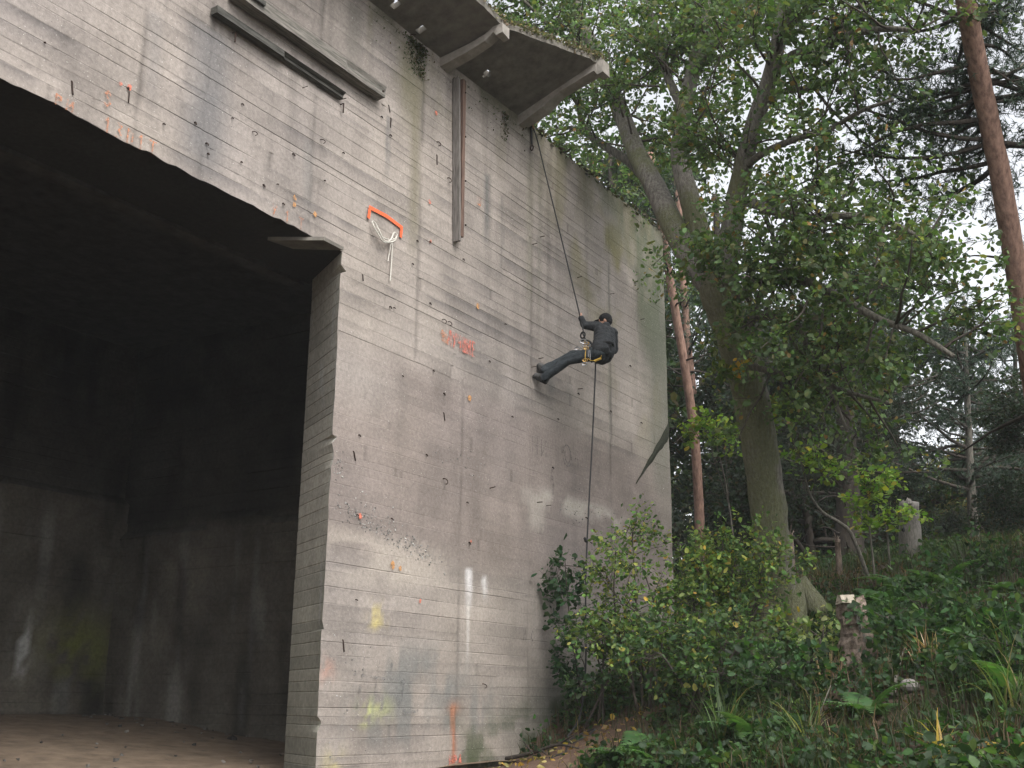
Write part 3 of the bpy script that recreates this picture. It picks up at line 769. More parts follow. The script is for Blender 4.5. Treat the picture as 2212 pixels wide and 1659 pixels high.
# rebar stubs, hooks and nails left in the concrete: one shape of each kind, copied
def bit_mesh(pts, r):
    g = Geo(); g.tube(path(pts, 8), r, 6)
    o = g.build('rebar_hook', M['rust'], None); me = o.data; bpy.data.objects.remove(o); return me
BM = {'s': bit_mesh([(0, 0.03, 0), (0, -0.03, 0), (0.002, -0.05, -0.035)], 0.013),
      'h': bit_mesh([(0, 0.03, 0.03), (0, -0.05, 0.03), (0.035, -0.09, 0.0), (0.03, -0.10, -0.05), (-0.005, -0.08, -0.075)], 0.010),
      'l': bit_mesh([(0, 0.01, 0.09), (0.004, -0.012, 0.075), (0.0, -0.014, -0.02), (0.006, -0.012, -0.09)], 0.012),
      'n': bit_mesh([(0, 0.03, 0), (0.03, -0.07, 0.012), (0.05, -0.12, 0.02)], 0.009)}
bits = [(95, 92, 's'), (155, 190, 'l'), (277, 210, 'l'), (275, 190, 's'), (352, 268, 's'), (420, 265, 's'), (445, 310, 's'), (448, 332, 's'), (520, 350, 's'), (632, 333, 's'), (598, 398, 's'), (568, 400, 's'), (545, 288, 'h'),
        (653, 190, 'n'), (735, 215, 'n'), (692, 305, 'h'), (740, 330, 's'), (840, 235, 'l'), (843, 265, 'l'), (842, 292, 's'), (886, 75, 'n'), (902, 98, 'h'), (943, 310, 'h'), (943, 345, 'l'), (966, 388, 'h'), (927, 522, 's'),
        (900, 520, 's'), (823, 252, 's'), (783, 600, 'l'), (842, 663, 's'), (850, 665, 's'), (928, 655, 's'), (955, 693, 'h'), (967, 698, 'h'), (775, 940, 's'), (765, 985, 'l'), (868, 812, 's'), (958, 850, 's'), (959, 900, 'l'), (935, 800, 's'),
        (957, 1038, 'h'), (1058, 1055, 'n'), (1056, 780, 's'), (1163, 775, 'n'), (1148, 793, 'n'), (1163, 800, 's'), (1248, 840, 'n'), (1248, 850, 's'), (1318, 888, 's'), (1384, 913, 's'), (1318, 635, 'n'), (1247, 600, 'n'), (1166, 512, 'n'), (1150, 528, 'n'),
        (1383, 690, 'n'), (920, 982, 's'), (770, 1112, 's'), (845, 1120, 's'), (1013, 1172, 's'), (1160, 1085, 'n'), (1180, 1092, 'n'), (1265, 1118, 's'), (768, 1295, 's'), (741, 1395, 'l'), (1042, 1480, 'h'), (1275, 1172, 's'), (1008, 1085, 's'),
        (1204, 905, 's'), (1193, 1010, 's'), (890, 570, 's'), (500, 255, 's'), (522, 225, 's'), (700, 390, 's'), (610, 440, 's'), (1000, 560, 's'), (1090, 700, 's'), (1105, 900, 's'), (1280, 760, 's'), (1360, 790, 's')]
for (bx, by, k) in bits:
    p_ = wall(bx, by)
    b_ = bpy.data.objects.new('rebar_hook', BM[k]); link(b_, bunker)
    b_.location = Vector(p_) - bunker.location
    s_ = 0.45 + 0.4 * random.random(); b_.scale = (s_, 0.6, s_)
    b_.rotation_euler = (0, random.uniform(-0.4, 0.4), 0)

# black strip painted in for the shadowed gash at the far corner
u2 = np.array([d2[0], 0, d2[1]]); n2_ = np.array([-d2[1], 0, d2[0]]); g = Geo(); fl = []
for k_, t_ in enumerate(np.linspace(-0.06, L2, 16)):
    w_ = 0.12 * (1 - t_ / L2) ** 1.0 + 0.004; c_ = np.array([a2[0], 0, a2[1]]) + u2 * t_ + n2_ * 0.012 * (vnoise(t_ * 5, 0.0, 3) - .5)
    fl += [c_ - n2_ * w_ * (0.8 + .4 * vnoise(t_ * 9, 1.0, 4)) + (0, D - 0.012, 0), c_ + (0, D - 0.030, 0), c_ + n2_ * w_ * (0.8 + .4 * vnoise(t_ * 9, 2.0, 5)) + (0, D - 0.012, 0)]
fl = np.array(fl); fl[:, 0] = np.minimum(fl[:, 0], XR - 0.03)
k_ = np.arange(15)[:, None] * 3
g.add(fl, [np.concatenate([k_ + [[0, 3, 4, 1]], k_ + [[1, 4, 5, 2]]])]); g.build('gash_shadow', plain('gash_shadow_black', (0.008, 0.009, 0.006), (0.03, 0.034, 0.02), 30, 1.0), bunker)

# hand-painted marks on the concrete (flat paint, 3 mm proud)
def strokes(name, lines, w, m, parent=bunker, off=0.022):
    """lines: polylines in wall coordinates (x, z)"""
    g = Geo()
    for ln in lines:
        ln = np.asarray(ln, float)
        for a, b in zip(ln[:-1], ln[1:]):
            d_ = b - a; L = np.linalg.norm(d_) + 1e-9; u_ = d_ / L; n_ = np.array([-u_[1], u_[0]]) * w / 2
            a_ = a - u_ * w * 0.35; b2 = b + u_ * w * 0.35
            q_ = [a_ - n_, b2 - n_, b2 + n_, a_ + n_]
            g.add([(p[0], D - off, p[1]) for p in q_], np.array([[0, 1, 2, 3]]))
            off += 0.0004
    return g.build(name, m, parent)
def wl(pts): return [(wall(x_, y_)[0], wall(x_, y_)[2]) for x_, y_ in pts]
M['orange'] = paint_mat('bright_orange_paint', (0.78, 0.13, 0.045), 0.26, 24)
M['red'] = paint_mat('faded_red_paint', (0.58, 0.17, 0.125), 0.53, 13)
M['palered'] = paint_mat('washed_out_orange_paint', (0.50, 0.20, 0.10), 0.54, 16)
M['spot'] = paint_mat('red_paint_dab', (0.58, 0.16, 0.10), 0.44, 30)
M['ochre'] = paint_mat('ochre_paint_dab', (0.50, 0.25, 0.09), 0.45, 24)
M['ink'] = paint_mat('thin_grey_scratch', (0.10, 0.095, 0.09), 0.55, 16)
M['ink2'] = paint_mat('washed_out_black_paint', (0.12, 0.125, 0.125), 0.60, 9)
strokes('painted_mark', [wl([(793.5, 470), (797, 449), (833, 468), (865, 492), (863, 511)])], 0.050, M['orange'])
def letters(name, text, x0, z0, h, adv, slope, w, m):
    G = {'Л': [[(0, 0), (.45, 1), (.7, 1), (.7, 0)]], 'У': [[(0, 1), (.35, .45)], [(.7, 1), (.2, 0)]], 'Ч': [[(0, 1), (0, .5), (.6, .5)], [(.6, 1), (.6, 0)]],
         'Ш': [[(0, 1), (0, 0), (.8, 0), (.8, 1)], [(.4, 1), (.4, 0)]], 'И': [[(0, 1), (0, 0), (.6, 1), (.6, 0)]], 'Е': [[(.5, 1), (0, 1), (0, 0), (.5, 0)], [(0, .5), (.4, .5)]], 'А': [[(0, 0), (.35, 1), (.7, 0)], [(.15, .4), (.55, .4)]],
         'Н': [[(0, 0), (0, 1)], [(.6, 0), (.6, 1)], [(0, .5), (.6, .5)]], 'О': [[(.3, 1), (0, .7), (0, .3), (.3, 0), (.6, .3), (.6, .7), (.3, 1)]], 'Р': [[(0, 0), (0, 1), (.5, .9), (.5, .6), (0, .5)]], 'S': [[(.6, .85), (.3, 1), (.05, .8), (.3, .52), (.58, .25), (.3, 0), (0, .12)]],
         '1': [[(0.05, .8), (.25, 1), (.25, 0)]], '3': [[(0, 1), (.5, .9), (.2, .55), (.5, .25), (0, 0)]], '7': [[(0, 1), (.6, 1), (.25, 0)]], 'Т': [[(0, 1), (.7, 1)], [(.35, 1), (.35, 0)]], 'D': [[(0, 0), (0, 1), (.5, .75), (.5, .25), (0, 0)]]}
    for i, ch in enumerate(text):
        if ch == ' ': continue
        strokes(name, [[(x0 + (i * adv + px_ * adv * 0.85), z0 + pz_ * h + slope * i * adv) for px_, pz_ in s_] for s_ in G[ch]], w, m)
pa = wall(965, 735); pb = wall(1028, 752)
letters('painted_letter', 'ЛУЧШИЕ', pa[0], pa[2] - 0.06, 0.20, (pb[0] - pa[0]) / 6, 0.0, 0.035, M['red'])
pa = wall(953, 716); strokes('paint_smear', [[(pa[0], pa[2] - .02), (pa[0] + 0.09, pa[2] - 0.05)], [(pa[0] + .01, pa[2] - .1), (pa[0] + 0.1, pa[2] - 0.11)]], 0.08, M['palered'])
pa = wall(222, 222); letters('painted_letter', 'S', pa[0], pa[2] - 0.02, 0.15, 0.13, 0, 0.028, M['palered'])
pa = wall(118, 215); letters('painted_letter', 'ВИ'.replace('В', 'Р'), pa[0], pa[2] - 0.05, 0.10, 0.12, 0, 0.02, M['palered'])
pa = wall(222, 288); letters('painted_letter', '13D1Т', pa[0], pa[2] + 0.02, 0.15, 0.135, 0, 0.018, M['palered'])
pa = wall(585, 460); letters('painted_letter', 'У 1 Т', pa[0], pa[2] - 0.02, 0.13, 0.11, 0, 0.016, M['palered'])
pa = wall(968, 1652); letters('painted_letter', 'НРА', pa[0], pa[2] - 0.02, 0.13, 0.10, 0, 0.026, M['red'])
pa = wall(1030, 435); letters('painted_letter', 'Ш', pa[0], pa[2] - 0.05, 0.12, 0.10, 0, 0.02, M['palered'])
pa = wall(1148, 965); letters('scratched_letter', 'НИ', pa[0], pa[2] - 0.1, 0.26, 0.26, 0, 0.013, M['ink'])
pc = wall(1222, 985); strokes('scratched_circle', [[(pc[0] + 0.13 * math.cos(t_), pc[2] + 0.17 * math.sin(t_)) for t_ in np.linspace(0, 6.3, 24)], [(pc[0] + 0.085 * math.cos(t_), pc[2] + 0.11 * math.sin(t_)) for t_ in np.linspace(2.5, 6.6, 16)]], 0.024, M['ink'])
pa = wall(1240, 992); letters('scratched_letter', 'Н', pa[0], pa[2] - 0.12, 0.26, 0.17, 0, 0.013, M['ink'])
pa = wall(1186, 1030); letters('scratched_letter', 'А', pa[0], pa[2] - 0.14, 0.27, 0.17, 0, 0.013, M['ink'])
pa = wall(1128, 1375); letters('scratched_letter', 'И О', pa[0], pa[2] - 0.05, 0.14, 0.11, 0, 0.012, M['ink'])
pa = wall(770, 1480); strokes('old_graffiti', [[(pa[0] + dx + 0.10, pa[2] + 0.30), (pa[0] + dx, pa[2] - 0.25)] for dx in (0.0, 0.28, 0.52, 0.8)] + [[(pa[0] - 0.1, pa[2] + 0.12), (pa[0] + 1.0, pa[2] + 0.05)], [(pa[0] + 0.7, pa[2] - 0.1), (pa[0] + 0.9, pa[2] - 0.3), (pa[0] + 1.15, pa[2] - 0.28)]], 0.035, M['ink2'])
def dabs(name, pts, m, r=0.035):
    for (x_, y_) in pts:
        c_ = wall(x_, y_); rr = r * random.uniform(0.75, 1.25)
        g = Geo(); a_ = np.linspace(0, 2 * np.pi, 11, endpoint=False)
        rad = rr * (1 + 0.25 * np.array([random.uniform(-1, 1) for _ in a_]))
        Vv = [(c_[0] + q_ * math.cos(t_), D - 0.02, c_[2] + 1.15 * q_ * math.sin(t_)) for q_, t_ in zip(rad, a_)]
        g.add(Vv, np.array([list(range(11))])); g.build(name, m, bunker)
dabs('paint_dab', [(258, 182), (940, 245), (926, 437), (928, 522), (776, 1115), (1015, 1170), (276, 189), (905, 1298)], M['spot'], 0.024)
dabs('paint_dab', [(678, 463), (634, 443), (634, 428), (846, 1222), (862, 1228), (1030, 662), (1176, 1360), (1012, 860)], M['ochre'], 0.036)

# ------------------------------------------------------------------ timbers bolted to the wall
def beam(name, p, q, hy, hz, m, label, cat, seed, yoff=0.0, chew=0.0, group=None):
    """squared timber from p to q (wall points), standing hy proud"""
    p = np.asarray(p, float); q = np.asarray(q, float); r_ = np.random.default_rng(seed)
    u_ = unit(q - p); L = np.linalg.norm(q - p); n_ = np.array([0, -1.0, 0]); b_ = np.cross(u_, n_)
    e = empty(name, p, label, cat, group)
    k = 40; ts_ = np.linspace(0, L, k); prof = np.array([(-hz, 0), (-hz, hy * .55), (-hz, hy), (-hz * .3, hy), (hz * .4, hy), (hz, hy), (hz, hy * .5), (hz, 0)])
    V_ = np.zeros((k, 8, 3))
    for i, t_ in enumerate(ts_):
        pr = prof.copy()
        j_ = 0.05 * (np.array([vnoise(t_ * 3.0, c_ * 7.0, seed) for c_ in range(8)]) - 0.5) * hz * 4
        pr[:, 0] += j_; pr[1:7, 1] += j_[1:7] * 0.6
        if chew:
            cz = chew * (fbm(t_ * 1.3, 0.0, seed + 9) > 0.52)
            pr[3:6, 1] -= hy * 0.55 * cz; pr[5:7, 0] -= hz * 0.6 * cz
        V_[i] = p + u_ * t_ + np.outer(pr[:, 0], b_) + np.outer(pr[:, 1] + yoff, n_)
    i_ = np.arange(k - 1)[:, None] * 8; j2 = np.arange(8)[None]
    F_ = np.stack([i_ + j2, i_ + (j2 + 1) % 8, i_ + 8 + (j2 + 1) % 8, i_ + 8 + j2], -1).reshape(-1, 4)
    g = Geo(); g.add(V_.reshape(-1, 3), F_); g.add(V_[0], np.array([[0, 1, 2, 3, 4, 5, 6, 7]])); g.add(V_[-1], np.array([[7, 6, 5, 4, 3, 2, 1, 0]]))
    g.build('timber', m, e)
    return e, u_, n_, b_
B_, u_, n_, b_ = beam('timber_beam', wall(492, -14), wall(813, 208), 0.15, 0.082, M['timber_grey'], 'longer, thicker grey squared timber fixed to the wall under the roof edge', 'timber beam', 11, 0.02, 0.25, 'timbers fixed to the wall')
for t_ in (1.2, 2.6):
    g = Geo(); c_ = np.array(B_.location) + u_ * t_; g.tube([c_ - n_ * 0.02, c_ + n_ * 0.165], 0.014, 6); g.build('bolt', M['rust'], B_)
B_, u_, n_, b_ = beam('timber_beam', wall(453, 26), wall(732, 212), 0.10, 0.042, M['timber_dark'], 'shorter, thinner blackened timber on the wall just below the thick grey one', 'timber beam', 23, 0.02, 0.9, 'timbers fixed to the wall')
for t_ in (0.35, 2.2):
    g = Geo(); c_ = np.array(B_.location) + u_ * t_; g.tube([c_ - n_ * 0.02 + b_ * 0.07, c_ + n_ * 0.05 + b_ * 0.07, c_ + n_ * 0.05 + b_ * 0.2], 0.010, 6); g.build('bolt', M['rust'], B_)
g = Geo(); c_ = wall(528, 8); g.box(c_ - np.array([0, 0.19, 0]), (0.13, 0.02, 0.03)); g.build('splint', M['timber_dark'], B_)
B_, u_, n_, b_ = beam('timber_post', wall(988, 178), wall(982, 515), 0.12, 0.034, M['timber_brown'], 'reddish brown upright timber hanging down the wall from the bracket', 'timber post', 31, 0.015, 0.0, 'timbers fixed to the wall')
g = Geo(); a_ = wall(977, 172); b2 = wall(978, 524); w_ = np.array([0.020, 0, 0])
g.add([a_ - w_ + (0, -.02, 0), a_ + w_ + (0, -.02, 0), a_ + w_ + (0, -.13, 0), a_ - w_ + (0, -.13, 0), b2 - w_ + (0, -.02, 0), b2 + w_ + (0, -.02, 0), b2 + w_ + (0, -.13, 0), b2 - w_ + (0, -.13, 0)], np.array([[0, 1, 2, 3], [7, 6, 5, 4], [0, 4, 5, 1], [1, 5, 6, 2], [2, 6, 7, 3], [3, 7, 4, 0]]))
M['timber_up'] = plain('grey_upright_timber', (0.07, 0.062, 0.056), (0.22, 0.20, 0.185), 7, 0.85, (6, 6, 0.5))
g.build('side_board', M['timber_up'], B_)
for py_ in (205, 300, 395, 490):
    c_ = wall(988, py_); g = Geo(); g.ball(c_ - np.array([-.01, 0.138, 0]), 0.014, 5); g.build('nail_head', M['rust'], B_)

# ------------------------------------------------------------------ ropes
# white cord slung between two hooks under the orange mark
c0 = empty('white_cord', wall(806, 480), 'white cord slung between two hooks under the orange painted mark', 'cord')
def wp(x_, y_, off=0.05): return wall(x_, y_, off)
g = Geo()
g.tube(path([wp(805, 477), wp(812, 484), (wp(820, 500, .08)), wp(829, 518, .08), wp(838, 522, .07), wp(845, 516), wp(850, 505)], 30), 0.010, 6)
g.tube(path([wp(804, 478), wp(808, 490, .07), wp(818, 507, .08), wp(826, 520, .08), wp(836, 524, .07), wp(852, 520), wp(857, 508), wp(852, 502), wp(848, 510), wp(849, 516)], 36), 0.010, 6)
g.tube(path([wp(803, 479), wp(806, 487), wp(813, 499, .06), wp(821, 502, .06), wp(826, 512, .07), wp(842, 518), wp(854, 515), wp(858, 506)], 30), 0.009, 6)
g.build('loop', M['rope_white'], c0)
g = Geo(); g.tube(path([wp(846, 523), wp(848, 528), wp(846, 560, .03), wp(843, 607, .03)], 16), 0.008, 6); g.build('long_tail', M['rope_white'], c0)
g = Geo(); g.tube(path([wp(846, 523), wp(844, 530), wp(841, 548, .03), wp(838, 564, .03)], 12), 0.007, 6); g.build('short_tail', M['rope_white'], c0)

rt_ = wall(1150, 270); rope = empty('climbing_rope', rt_, 'dark climbing rope running from the wall top past the climber to the ground', 'rope')
hand_p = ray(1252.5, 681) ; hand_p = hand_p * (8.06 / hand_p[1])
desc_p = ray(1259, 720); desc_p = desc_p * (7.98 / desc_p[1])
g = Geo(); g.tube(path([wall(1149, 262) + (0, 0.25, 0.02), wall(1151, 276, 0.03), wall(1180, 382, 0.17), hand_p, desc_p], 40), 0.0115, 6); g.build('upper_rope', M['rope_dark'], rope)
lo_pts = []
for (x_, y_, d_) in ((1286, 780, 7.75), (1284, 850, 7.76), (1279, 960, 7.78), (1272, 1090, 7.80), (1267, 1200, 7.82), (1265, 1290, 7.83), (1266, 1380, 7.85), (1264, 1470, 7.85)):
    v = ray(x_, y_); lo_pts.append(v * (d_ / v[1]))
for (x_, y_, d_) in ((1258, 1520, 7.86), (1250, 1555, 7.86), (1236, 1578, 7.82), (1226, 1590, 7.8)):
    v = ray(x_, y_); v = v * (d_ / v[1]); v[2] = max(v[2], float(hgt(v[0], v[1])) + 0.03); lo_pts.append(v)
lo_pts.insert(0, desc_p * 0.35 + lo_pts[0] * 0.65 + np.array([0, 0, -0.02])); lo_pts.insert(0, desc_p)
g = Geo(); g.tube(path(lo_pts, 90), 0.0115, 6); g.build('lower_rope', M['rope_dark'], rope)
e_ = lo_pts[-1]; coil = [e_]
for (dx, dy) in ((-.1, -.12), (.05, -.28), (.3, -.25), (.28, -.05), (.05, 0.02), (-.3, -.15), (-.6, -.3), (-.9, -.25)):
    x_, y_ = e_[0] + dx, e_[1] + dy; coil.append((x_, y_, float(hgt(x_, y_)) + 0.035))
g = Geo(); g.tube(path(coil, 50), 0.0115, 6); g.build('ground_coil', M['rope_dark'], rope)
kn = ray(1266, 1167); kn = kn * (7.815 / kn[1]); g = Geo(); g.ball(kn, (0.03, 0.03, 0.035), 6); g.ball(kn + (-0.035, 0, 0.02), 0.022, 6); g.build('knot', M['rope_dark'], rope)
g = Geo(); g.tube(path([wall(1148, 262, -0.1) + (0, 0, 0.03), wall(1150, 268, 0.03), wall(1153, 279, 0.035)], 8), 0.02, 6); g.build('rope_protector', plain('tan_sleeve', (0.36, 0.2, 0.09), (0.5, 0.3, 0.15), 30), rope)
sb = empty('short_sling', wall(1147, 270), 'short dark sling hanging from the wall top left of the climbing rope', 'sling')
g = Geo(); g.tube(path([wall(1147, 262, 0.03), wall(1148, 290, 0.03), wall(1149, 312, 0.04)], 10), 0.016, 6); g.build('strap', M['rope_dark'], sb)
g = Geo(); g.tube(path([wall(1149, 312, 0.05), wall(1152, 318, 0.05), wall(1149, 325, 0.05), wall(1146, 320, 0.05), wall(1149, 312, 0.05)], 16), 0.011, 6); g.build('carabiner', M['rust'], sb)

# ------------------------------------------------------------------ the climber
M['skin'] = plain('skin', (0.42, 0.235, 0.165), (0.52, 0.31, 0.225), 20, 0.5, bstr=0.1)
M['jacket'] = plain('charcoal_jacket', (0.016, 0.018, 0.020), (0.036, 0.039, 0.043), 22, 0.75, bstr=0.8, bdist=0.02)
M['trousers'] = plain('dark_trousers', (0.016, 0.021, 0.025), (0.038, 0.046, 0.052), 18, 0.8, bstr=0.9, bdist=0.02)
M['shoe'] = plain('grey_shoe', (0.05, 0.05, 0.052), (0.11, 0.108, 0.105), 25, 0.8)
M['sole'] = plain('shoe_sole', (0.02, 0.02, 0.02), (0.04, 0.04, 0.04), 25, 0.9)
M['cap'] = plain('black_cap', (0.007, 0.007, 0.008), (0.015, 0.015, 0.016), 30, 0.8)
M['yellow'] = plain('yellow_webbing', (0.34, 0.21, 0.03), (0.5, 0.33, 0.06), 40, 0.7)
M['black_web'] = plain('black_webbing', (0.010, 0.010, 0.011), (0.02, 0.02, 0.021), 40, 0.7)
M['steel'] = plain('steel', (0.2, 0.2, 0.205), (0.4, 0.4, 0.41), 40, 0.35, metal=0.9, bstr=0.05)
M['gold'] = plain('gold_alloy', (0.32, 0.2, 0.07), (0.45, 0.3, 0.12), 40, 0.35, metal=0.8, bstr=0.05)

def solid(name, g, m, parent, voxel, smooth_it=3, bumpy=0.0, seed=0):
    """joins the overlapping shapes of g into one continuous smooth surface"""
    o = g.build('tmp', m, parent)
    r_ = o.modifiers.new('r', 'REMESH'); r_.mode = 'VOXEL'; r_.voxel_size = voxel; r_.use_smooth_shade = True
    if smooth_it:
        s_ = o.modifiers.new('s', 'SMOOTH'); s_.iterations = smooth_it; s_.factor = 0.5
    dg = bpy.context.evaluated_depsgraph_get()
    me = bpy.data.meshes.new_from_object(o.evaluated_get(dg))
    me.name = name
    bpy.data.objects.remove(o)
    if bumpy:
        n_ = len(me.vertices); c_ = np.zeros(n_ * 3, np.float32); me.vertices.foreach_get('co', c_); c_ = c_.reshape(-1, 3)
        nn = np.zeros(n_ * 3, np.float32); me.vertices.foreach_get('normal', nn); nn = nn.reshape(-1, 3)
        d_ = fbm(c_[:, 0] * 9 + c_[:, 1] * 5, c_[:, 2] * 16 + c_[:, 1] * 4, seed, 3) - 0.5
        c_ += nn * (d_ * bumpy)[:, None]; me.vertices.foreach_set('co', c_.astype(np.float32).ravel()); me.update()
    me.polygons.foreach_set('use_smooth', np.ones(len(me.polygons), bool))
    if not me.materials: me.materials.append(m)
    return link(bpy.data.objects.new(name, me), parent)

A3_ = lambda *a: np.array(a, float)
def px(x_, y_, yy):                       # the point seen at x_, y_ at distance yy from the camera along the wall's normal
    v = ray(x_, y_); return v * (yy / v[1])
J = {}
J['hipL'] = px(1284, 764, 7.72); J['hipR'] = J['hipL'] + A3_(0.24, 0.0, 0.03)
J['kneeL'] = px(1226, 778, 8.10); J['kneeR'] = px(1236, 768, 8.16) + A3_(0.05, 0.02, 0.02)
J['ankL'] = px(1181, 812, 8.42); J['ankR'] = px(1178, 800, 8.44) + A3_(0.02, 0, 0.03)
J['heelL'] = px(1180, 823, 8.47); J['toeL'] = px(1158, 811, 8.60)
J['heelR'] = px(1172, 803, 8.52); J['toeR'] = px(1166, 789, 8.61)
J['pel'] = (J['hipL'] + J['hipR']) / 2 + A3_(0, -0.03, 0.02)
J['chest'] = px(1302, 722, 7.74) + A3_(0.10, 0, 0)
J['neck'] = px(1306, 700, 7.80) + A3_(0.06, 0.0, 0.0)
J['head'] = px(1305, 692, 7.86) + A3_(0.03, 0.0, 0.0)
J['shL'] = px(1294, 706, 7.84); J['shR'] = J['shL'] + A3_(0.36, -0.06, 0.0)
J['elL'] = px(1263, 703, 8.02); J['hdL'] = hand_p + A3_(0.012, -0.01, -0.03)
J['elR'] = J['shR'] + A3_(0.06, 0.02, -0.28); J['hdR'] = J['hipR'] + A3_(-0.02, 0.12, 0.02)
person = empty('person', J['pel'] - A3_(0, 0, 0.15), 'person in black cap and dark jacket abseiling down the bunker wall on a rope', 'person')
hf = unit(A3_(-0.32, 0.86, -0.22)); hs_v = unit(np.cross(hf, A3_(0, 0, 1))); hu = np.cross(hs_v, hf)   # head: forward, right, up
HM = np.stack([hs_v, hf, hu], 1)
H = J['head']
def hd(a, b, c): return H + hs_v * a + hf * b + hu * c
g = Geo()
g.ball(H, (0.075, 0.095, 0.11), 10, HM); g.ball(hd(0, 0.035, -0.05), (0.06, 0.065, 0.07), 8, HM)
g.capsule(hd(0, 0.092, 0.0), hd(0, 0.112, -0.03), 0.012, 0.016, 8)           # nose
g.capsule(hd(-0.022, 0.088, -0.062), hd(0.022, 0.088, -0.062), 0.009, 0.009, 8)  # lips
g.capsule(hd(-0.045, 0.082, 0.022), hd(0.045, 0.082, 0.022), 0.012, 0.012, 8)  # brow
for s in (-1, 1): g.ball(hd(0.076 * s, -0.005, -0.01), (0.012, 0.022, 0.033), 6, HM)   # ears
g.capsule(hd(0, -0.02, -0.07), J['neck'] + A3_(0, 0, -0.08), 0.05, 0.05)
g.capsule(J['chest'] + A3_(0, 0, 0.03), J['pel'], 0.10, 0.10)
for S in 'LR':
    g.capsule(J['sh' + S], J['el' + S], 0.046, 0.038); g.capsule(J['el' + S], J['hd' + S], 0.036, 0.026)
    g.capsule(J['sh' + S], J['chest'], 0.045, 0.08)
    g.capsule(J['hip' + S], J['knee' + S], 0.078, 0.05); g.capsule(J['knee' + S], J['ank' + S], 0.05, 0.034)
    g.capsule(J['ank' + S], J['toe' + S], 0.033, 0.026)
def hand(g, c, ax, out, lat):             # ax: along the rope, out: from wrist through knuckles, lat: across the palm
    g.ball(c, (0.038, 0.018, 0.042), 6, np.stack([ax, lat, out], 1))
    for i, (o_, l_) in enumerate(((0.030, 0.9), (0.010, 1.0), (-0.010, 0.96), (-0.030, 0.78))):
        k0 = c + ax * o_ + out * 0.034; k1 = k0 + out * 0.018 * l_ + lat * 0.022; k2 = k1 - out * 0.006 + lat * 0.022 * l_; k3 = k2 - out * 0.022
        g.capsule(k0, k1, 0.0095, 0.009, 8); g.capsule(k1, k2, 0.009, 0.0085, 8); g.capsule(k2, k3, 0.0085, 0.008, 8)
    t0 = c + ax * 0.034 - out * 0.012; t1 = t0 + ax * 0.022 + lat * 0.02; t2 = t1 + out * 0.022 + lat * 0.012
    g.capsule(t0, t1, 0.0115, 0.0105, 8); g.capsule(t1, t2, 0.0105, 0.009, 8)
rope_ax = unit(hand_p - desc_p)
out = unit((hand_p - J['elL']) - rope_ax * ((hand_p - J['elL']) @ rope_ax) + A3_(-0.02, 0, 0.0)); lat = np.cross(rope_ax, out)
hand(g, hand_p - out * 0.052 - lat * 0.018, rope_ax, out, lat)
hand(g, J['hdR'], A3_(0, 0, 1), unit(A3_(-0.6, 0.8, 0)), unit(A3_(0.8, 0.6, 0)))
solid('body', g, M['skin'], person, 0.0065, 2)
# jacket: torso, both sleeves, hem and collar
g = Geo()
mid = (J['chest'] + J['pel']) / 2
for s in (-1, 1):
    g.capsule(J['chest'] + A3_(0.085 * s, 0.02, 0.04), mid + A3_(0.08 * s, -0.03, 0), 0.135, 0.135, 16)
    g.capsule(mid + A3_(0.08 * s, -0.03, 0), J['pel'] + A3_(0.075 * s, -0.05, 0.03), 0.135, 0.15, 16)
g.capsule(J['shL'] + A3_(0.05, 0, -0.02), J['shR'] + A3_(-0.05, 0, -0.02), 0.09, 0.09, 16)
g.capsule(J['neck'] + A3_(0, 0.0, -0.08), J['neck'] + A3_(0, 0.005, -0.02), 0.085, 0.072, 16)
for S in 'LR':
    g.capsule(J['sh' + S], J['el' + S], 0.083, 0.066); e2 = J['el' + S] * 0.14 + J['hd' + S] * 0.86
    g.capsule(J['el' + S], e2, 0.064, 0.047)
g.capsule(J['pel'] + A3_(-0.1, 0.04, -0.03), J['pel'] + A3_(0.1, 0.02, -0.03), 0.12, 0.12, 16)
solid('jacket', g, M['jacket'], person, 0.012, 4, 0.028, 3)
g = Geo()
for S in 'LR':
    g.capsule(J['hip' + S], J['knee' + S], 0.108, 0.076, 16); e2 = J['ank' + S]
    g.capsule(J['knee' + S], J['knee' + S] * 0.4 + e2 * 0.6, 0.076, 0.070); g.capsule(J['knee' + S] * 0.4 + e2 * 0.6, e2 + unit(e2 - J['knee' + S]) * 0.04, 0.070, 0.064)
g.capsule(J['hipL'] + A3_(0.02, -0.05, -0.0), J['hipR'] + A3_(-0.02, -0.05, 0.0), 0.135, 0.135, 16)
solid('trousers', g, M['trousers'], person, 0.011, 4, 0.03, 7)
for S in 'LR':
    he, to, an = J['heel' + S], J['toe' + S], J['ank' + S]
    g = Geo(); g.capsule(he + (an - he) * 0.25, to, 0.046, 0.040); g.capsule(an, he + (an - he) * 0.3, 0.05, 0.046); g.capsule(an * 0.5 + to * 0.5, to, 0.042, 0.04)
    so = solid('shoe', g, M['shoe'], person, 0.009, 3)
    u_ = unit(to - he); w_ = unit(np.cross(u_, A3_(1, 0, 0))); w_ = w_ if w_ @ (he - an) > 0 else -w_
    g = Geo(); g.capsule(he + w_ * 0.022, to + w_ * 0.026 + u_ * 0.012, 0.034, 0.034); s2 = solid('sole', g, M['sole'], so, 0.009, 1)
